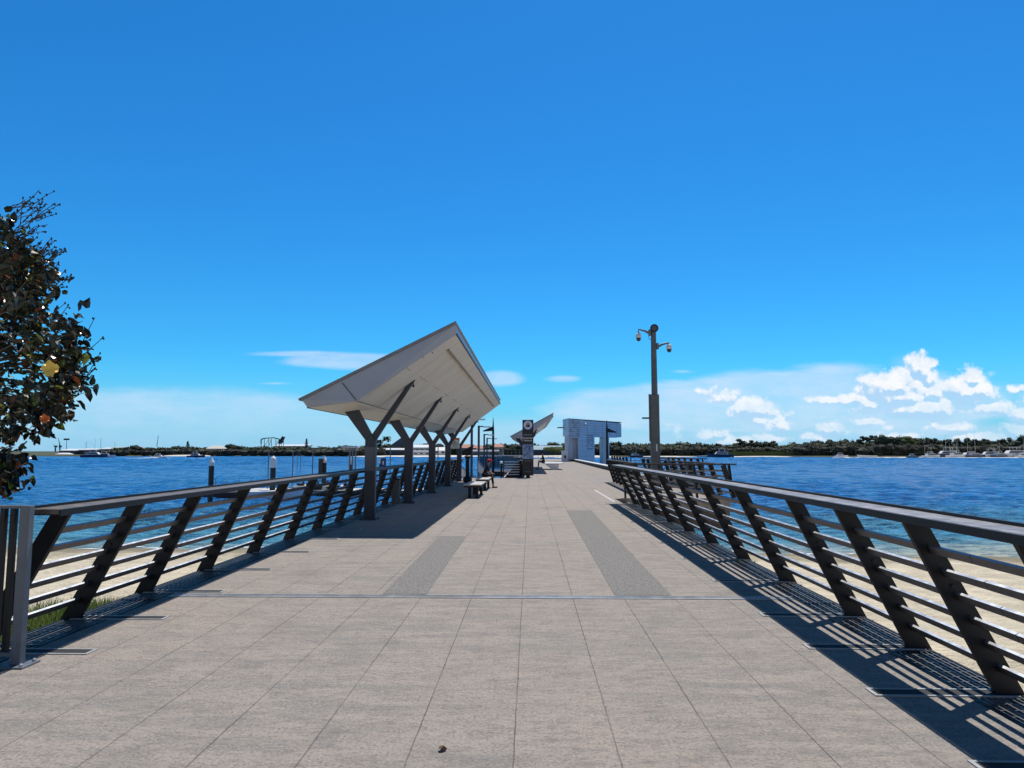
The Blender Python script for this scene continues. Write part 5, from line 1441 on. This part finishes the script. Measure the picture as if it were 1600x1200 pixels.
def boat(label, px_, Y, L, rz, kind, hm='white', group=None, cat='boat'):
    t = thing({'yacht': 'sailing_yacht', 'cruiser': 'motor_cruiser', 'trawler': 'fishing_boat', 'tinny': 'small_boat'}[kind], label, cat, (xat(px_, Y), Y, WZ), rz, group)
    if Y > 390: L *= 1.15
    H_ = L * .11; B_ = L * .3
    hull(MB(), L, B_, H_).build('hull', hm, t)
    if kind != 'tinny':
        m_ = MB(); m_.prism([(-L * .3, H_ + .01), (L * .22, H_ + .01), (L * .12, H_ * 2.0), (-L * .28, H_ * 2.0)], 'y', -B_ * .36, B_ * .36); m_.build('cabin', 'white', t)
        m_ = MB(); m_.prism([(-L * .26, H_ * 1.35), (L * .17, H_ * 1.35), (L * .13, H_ * 1.8), (-L * .26, H_ * 1.8)], 'y', -B_ * .37, B_ * .37); m_.build('window_band', 'glass', t)
    if kind in ('cruiser', 'trawler'):
        m_ = MB(); m_.box(-L * .2, L * .05, -B_ * .3, B_ * .3, H_ * 2.9, H_ * 3.0)
        for a in (-L * .18, L * .03):
            for b in (-B_ * .25, B_ * .25): m_.box(a - .06, a + .06, b - .06, b + .06, H_ * 2.01, H_ * 2.9)
        m_.build('flybridge', 'white', t)
    if kind in ('yacht', 'trawler'):
        m_ = MB(); hm_ = L * (1.15 if kind == 'yacht' else .8); m_.tube([(0, 0, H_), (0, 0, hm_)], [.09, .05], 6)
        if kind == 'yacht': m_.bar((0, 0, H_ * 2.5), (-L * .35, 0, H_ * 2.5), .16, .2)
        else: m_.tube([(0, 0, hm_ * .6), (-L * .3, 0, hm_ * .85)], [.06, .04], 6); m_.tube([(-L * .38, 0, H_), (-L * .38, 0, hm_ * .8)], [.08, .05], 6)
        m_.build('mast', 'offwhite', t)
    return t
boat('white and dark work boat lying off the white sheds, left of the speeding boat', 148, 400, 12, R(10), 'trawler', 'hullblue')
boat('small white cabin cruiser right of the dark work boat', 165, 405, 9, R(25), 'cruiser')
boat('motor boat speeding to the right with a white wake', 249, 355, 7.5, R(4), 'cruiser', 'white')
boat('dark hulled motor boat lying off the left shore, right of the speeding boat', 307, 400, 8.5, R(5), 'cruiser', 'hullblue')
boat('white motor cruiser with dark hull below the bright green bush on the right shore', 1125, 420, 13, R(175), 'cruiser', 'hullblue')
boat('small boat with mast seen left of the camera pole foot', 994, 420, 8, R(20), 'yacht', 'hullblue')
boat('low white boat just left of the motor cruiser on the right shore', 1100, 425, 7, R(10), 'tinny', 'white')
BR = [('trawler', 1455, 9, 'white', 'white fishing boat, leftmost of the moored fleet on the right shore'),
      ('trawler', 1478, 15, 'hullblue', 'large dark hulled fishing boat, second of the moored fleet'),
      ('trawler', 1495, 11, 'white', 'white fishing boat with tall rigging beside the large dark one'),
      ('yacht', 1512, 11, 'white', 'white yacht in the middle of the moored fleet'),
      ('yacht', 1524, 10, 'hullblue', 'dark hulled yacht right of the middle white yacht'),
      ('cruiser', 1545, 13, 'white', 'white motor cruiser right of the dark yacht'),
      ('trawler', 1562, 10, 'hullblue', 'small dark fishing boat left of the long grey cruiser'),
      ('cruiser', 1582, 16, 'bluewhite', 'long grey blue cruiser near the right edge of the fleet'),
      ('yacht', 1600, 9, 'white', 'white yacht at the right edge of the photo')]
for i, (k, px_, L, hm, lab) in enumerate(BR):
    boat(lab, px_, 408 + (i * 5 % 9), L, R([8, 175, 15, 190, 5, 170, 20, 178, 10][i]), k, hm, 'boats moored along the right shore')
boat('small dark open boat in front of the sand spit on the right shore', 1426, 398, 6, R(5), 'cruiser', 'hullblue')
boat('low white boat at the left end of the right sand spit', 1354, 408, 9, R(175), 'tinny', 'bluewhite')
boat('grey boat moored before the trees at the left end of the long sand spit', 1314, 424, 7, R(0), 'cruiser', 'bluewhite')
m_ = MB(); random.seed(2)
for k in range(160):
    f_ = (k / 160); Y = 353 + random.gauss(0, .8) * (1.6 - f_); x_ = lerp(xat(207, 355), xat(249, 355), f_); L = random.uniform(.5, 1.6); w = random.uniform(.15, .5) * (.4 + f_)
    z_ = WZ + .03 + random.uniform(0, .25) * f_ ** 2
    m_.ell((x_, Y, z_), (L, w * 1.3, .1 + .22 * f_), 6, 4)
for k in range(40):
    f_ = k / 40; x_ = lerp(xat(249, 355), xat(330, 356), f_); m_.ell((x_, 357 + random.gauss(0, .6), WZ + .02), (1.2, .5, .08), 6, 3)
struct(m_.build('boat_wake', 'foam'), 'stuff')

# small craft at the pontoon
bb = boat('small white boat moored at the pontoon under the left railing', 430, 54.6, 4.6, R(6), 'tinny', 'white')
bt = thing('buoy', 'bright blue round buoy lying on the pontoon beside the sleeved pile', 'buoy', (xat(441, 56.6), 56.6, WZ + .5))
m_ = MB(); m_.ell((0, 0, .38), (.42, .36, .38), 16, 10, .15); m_.build('body', 'bluecloth', bt, smooth=True)
m_ = MB(); m_.tube([(.3, 0, .6), (.55, 0, .3), (.5, 0, .0)], .07, 8); m_.build('strap', 'white', bt)
random.seed(8)
for i, px_ in enumerate([474, 486, 498, 512, 524, 541]):
    Yq = 57.4 + .2 * (i % 2)
    t = thing('jet_ski', ['pale jet ski on the pontoon, leftmost of six', 'pale jet ski on the pontoon, second of six', 'dark jet ski on the pontoon, third of six', 'pale jet ski on the pontoon, fourth of six', 'dark jet ski on the pontoon, fifth of six', 'pale jet ski on the pontoon, last of six by the column'][i], 'jet ski', (xat(px_, Yq), Yq, WZ + .5), R(80 + 12 * (i % 3)), 'jet skis parked on the pontoon')
    hull(MB(), 1.9, .75, .3).build('hull', 'charcoal' if i in (2, 4) else 'offwhite', t)
    m_ = MB(); m_.box(-.7, .1, -.16, .16, .34, .52); m_.build('saddle', 'black', t, bevel=.04)
    m_ = MB(); m_.bar((.25, 0, .35), (.12, 0, .68), .12, .1); m_.bar((.12, -.3, .7), (.12, .3, .7), .05, .05); m_.build('handlebar', 'gatemetal', t)
m_ = MB(); m_.box(xat(690, 60), xat(640, 60), 62, 63, 0, .1) if False else None
cb = thing('berth_barge', 'low dark float with tarpaulin left of the small white boat', 'float', (xat(385, 55.5), 55.2, WZ))
m_ = MB(); m_.box(-1.9, 1.3, -.6, .6, -.2, .42); m_.build('hull', 'timberdark', cb, bevel=.04)
m_ = MB(); m_.box(-1.2, 1.1, -.5, .5, .421, .52); m_.build('top', 'offwhite', cb)

# ================================================================== near tree on the left
random.seed(42)
tr = thing('cottonwood_tree', 'dark leafy coastal hibiscus tree with a yellow flower at the left edge', 'tree', (-6.9, 7.6, -0.4))
TC = Vector((-6.35, 7.4, 2.65))
def leafshape(m_, p_, d_, up_, L, W_):
    sd = d_.cross(up_).normalized(); up2 = sd.cross(d_).normalized()
    c = p_; fold = up2 * W_ * .25
    vs = [c, c + d_ * L * .22 + sd * W_ * .5 + fold, c + d_ * L * .6 + sd * W_ * .42 + fold * .8, c + d_ * L - up2 * L * .12,
          c + d_ * L * .6 - sd * W_ * .42 + fold * .8, c + d_ * L * .22 - sd * W_ * .5 + fold, c + d_ * L * .35, c + d_ * L * .7 - up2 * .02]
    m_.add(vs, [(0, 1, 6), (1, 2, 7, 6), (2, 3, 7), (3, 4, 7), (4, 5, 6, 7), (5, 0, 6)])
wood_ = MB(); leafD = MB(); leafG = MB(); leafR = MB(); buds = []
wood_.tube([(-6.9, 7.6, -.5), (-6.85, 7.55, .5), (-6.7, 7.5, 1.3), (-6.6, 7.45, 2.2)], [.13, .11, .09, .06], 10)
# crown outline: radius by height seen from the camera (half widths to the right edge)
prof = [(316, 62), (330, 78), (370, 62), (400, 92), (430, 104), (470, 92), (500, 112), (520, 150), (550, 158), (590, 150), (620, 128), (650, 112), (680, 78), (710, 70), (740, 52), (765, 10)]
def edge(py_):
    for (a, b), (c, d_) in zip(prof, prof[1:]):
        if a <= py_ <= c: return b + (d_ - b) * (py_ - a) / (c - a)
    return -40
cl = []
for k in range(255):
    py_ = random.uniform(345, 764); e = edge(py_)
    px_ = e - 34 - abs(random.gauss(0, 1)) * 55 if random.random() < .6 else random.uniform(-240, e - 34)
    if py_ < 400: px_ -= 18
    Y = 7.4 + random.gauss(0, .55)
    if px_ > e - 40: Y = 7.4 + random.gauss(0, .35)
    cl.append(at(px_, py_, max(6.3, min(8.8, Y))))
for c in cl:
    # branch from inside towards the clump
    s_ = Vector((-6.6, 7.45, min(c.z - .1, 2.3) if c.z > 1.4 else 1.3)); mid_ = s_.lerp(c, .55) + Vector((random.gauss(0, .08), random.gauss(0, .08), random.uniform(-.05, .2)))
    if random.random() < .45: wood_.tube([s_, mid_, c], [.022, .012, .005], 5)
    outd = (c - Vector((-6.8, 7.5, 2.3))).normalized()
    nl = random.randint(10, 18)
    for _ in range(nl):
        p_ = c + Vector((random.gauss(0, .10), random.gauss(0, .10), random.gauss(0, .10)))
        d_ = (outd * .5 + Vector((random.gauss(0, .6), random.gauss(0, .6), random.gauss(-.35, .6)))).normalized()
        up_ = (Vector((random.gauss(0, .5), random.gauss(0, .5), 1))).normalized()
        L = random.uniform(.065, .15); r_ = random.random()
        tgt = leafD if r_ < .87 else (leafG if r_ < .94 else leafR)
        leafshape(tgt, p_, d_, up_, L, L * random.uniform(.5, .8))
# outer twigs with buds
for k in range(120):
    py_ = random.choice([random.uniform(314, 460), random.uniform(314, 400), random.uniform(500, 620), random.uniform(330, 740)]); e = edge(py_)
    a = at(e - random.uniform(16, 56), py_ + 8, 7.4 + random.gauss(0, .3)); d_ = Vector((random.uniform(.4, 1.2), random.gauss(0, .3), random.uniform(.2, 1.1))).normalized()
    L = random.uniform(.12, .34); b = a + d_ * L * .6 + Vector((0, 0, .01)); c = a + d_ * L + Vector((0, 0, random.uniform(-.02, .03)))
    wood_.tube([a, b, c], [.005, .004, .003], 5)
    buds.append(c)
    for q in (.4, .7, .9):
        if random.random() < .7: leafshape(leafD, a.lerp(c, q), (d_ + Vector((random.gauss(0, .7), random.gauss(0, .7), random.gauss(0, .7)))).normalized(), Vector((0, 0, 1)), random.uniform(.02, .05), .025)
wood_.build('trunk', 'bark', tr, world=True)
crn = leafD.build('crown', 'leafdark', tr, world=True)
leafG.build('green_leaves', 'leafgreen', crn).data.transform(Matrix.Translation(-Vector(tr.location)))
leafR.build('red_leaves', 'leafred', crn).data.transform(Matrix.Translation(-Vector(tr.location)))
for c in buds[:95]: MB().ell(c - Vector(tr.location), (.009, .009, .015), 7, 5).build('bud', 'leafdark', crn)
def flower(px_, py_, m, s_):
    c = at(px_, py_, 6.15); m_ = MB(); random.seed(int(px_))
    for k in range(5):
        a = k * 1.257 + .3; d_ = Vector((math.cos(a), -.45, math.sin(a) * .75 - .15)).normalized()
        sd = d_.cross(Vector((0, -1, .2))).normalized(); nn = sd.cross(d_)
        vs = [c]; n_ = 7
        for q in range(n_):
            th = math.pi * q / (n_ - 1)
            vs.append(c + d_ * s_ * (.35 + .65 * math.sin(th) ** .7) - sd * s_ * .5 * math.cos(th) + nn * s_ * (.16 * math.sin(th * 3 + k) + random.uniform(-.04, .04)))
        m_.add(vs, [(0, q, q + 1) for q in range(1, n_)])
    m_.build('flower', m, tr, world=True)
flower(82, 576, 'petal', .085)
flower(72, 654, 'petalold', .05)

# ================================================================== dead leaf on the deck
dl = thing('dead_leaf', 'small curled brown dead leaf lying on the deck at the bottom centre', 'leaf', tuple(ground(693, 1174)))
m_ = MB(); leafshape(m_, Vector((-.03, 0, .012)), Vector((1, .2, .1)).normalized(), Vector((0, 0, 1)), .05, .035); leafshape(m_, Vector((-.005, .01, .014)), Vector((-.4, 1, .1)).normalized(), Vector((0, 0, 1)), .03, .02)
m_.build('blade', 'deadleaf', dl)
for o in bpy.data.objects:
    if '_o' in o: del o['_o']
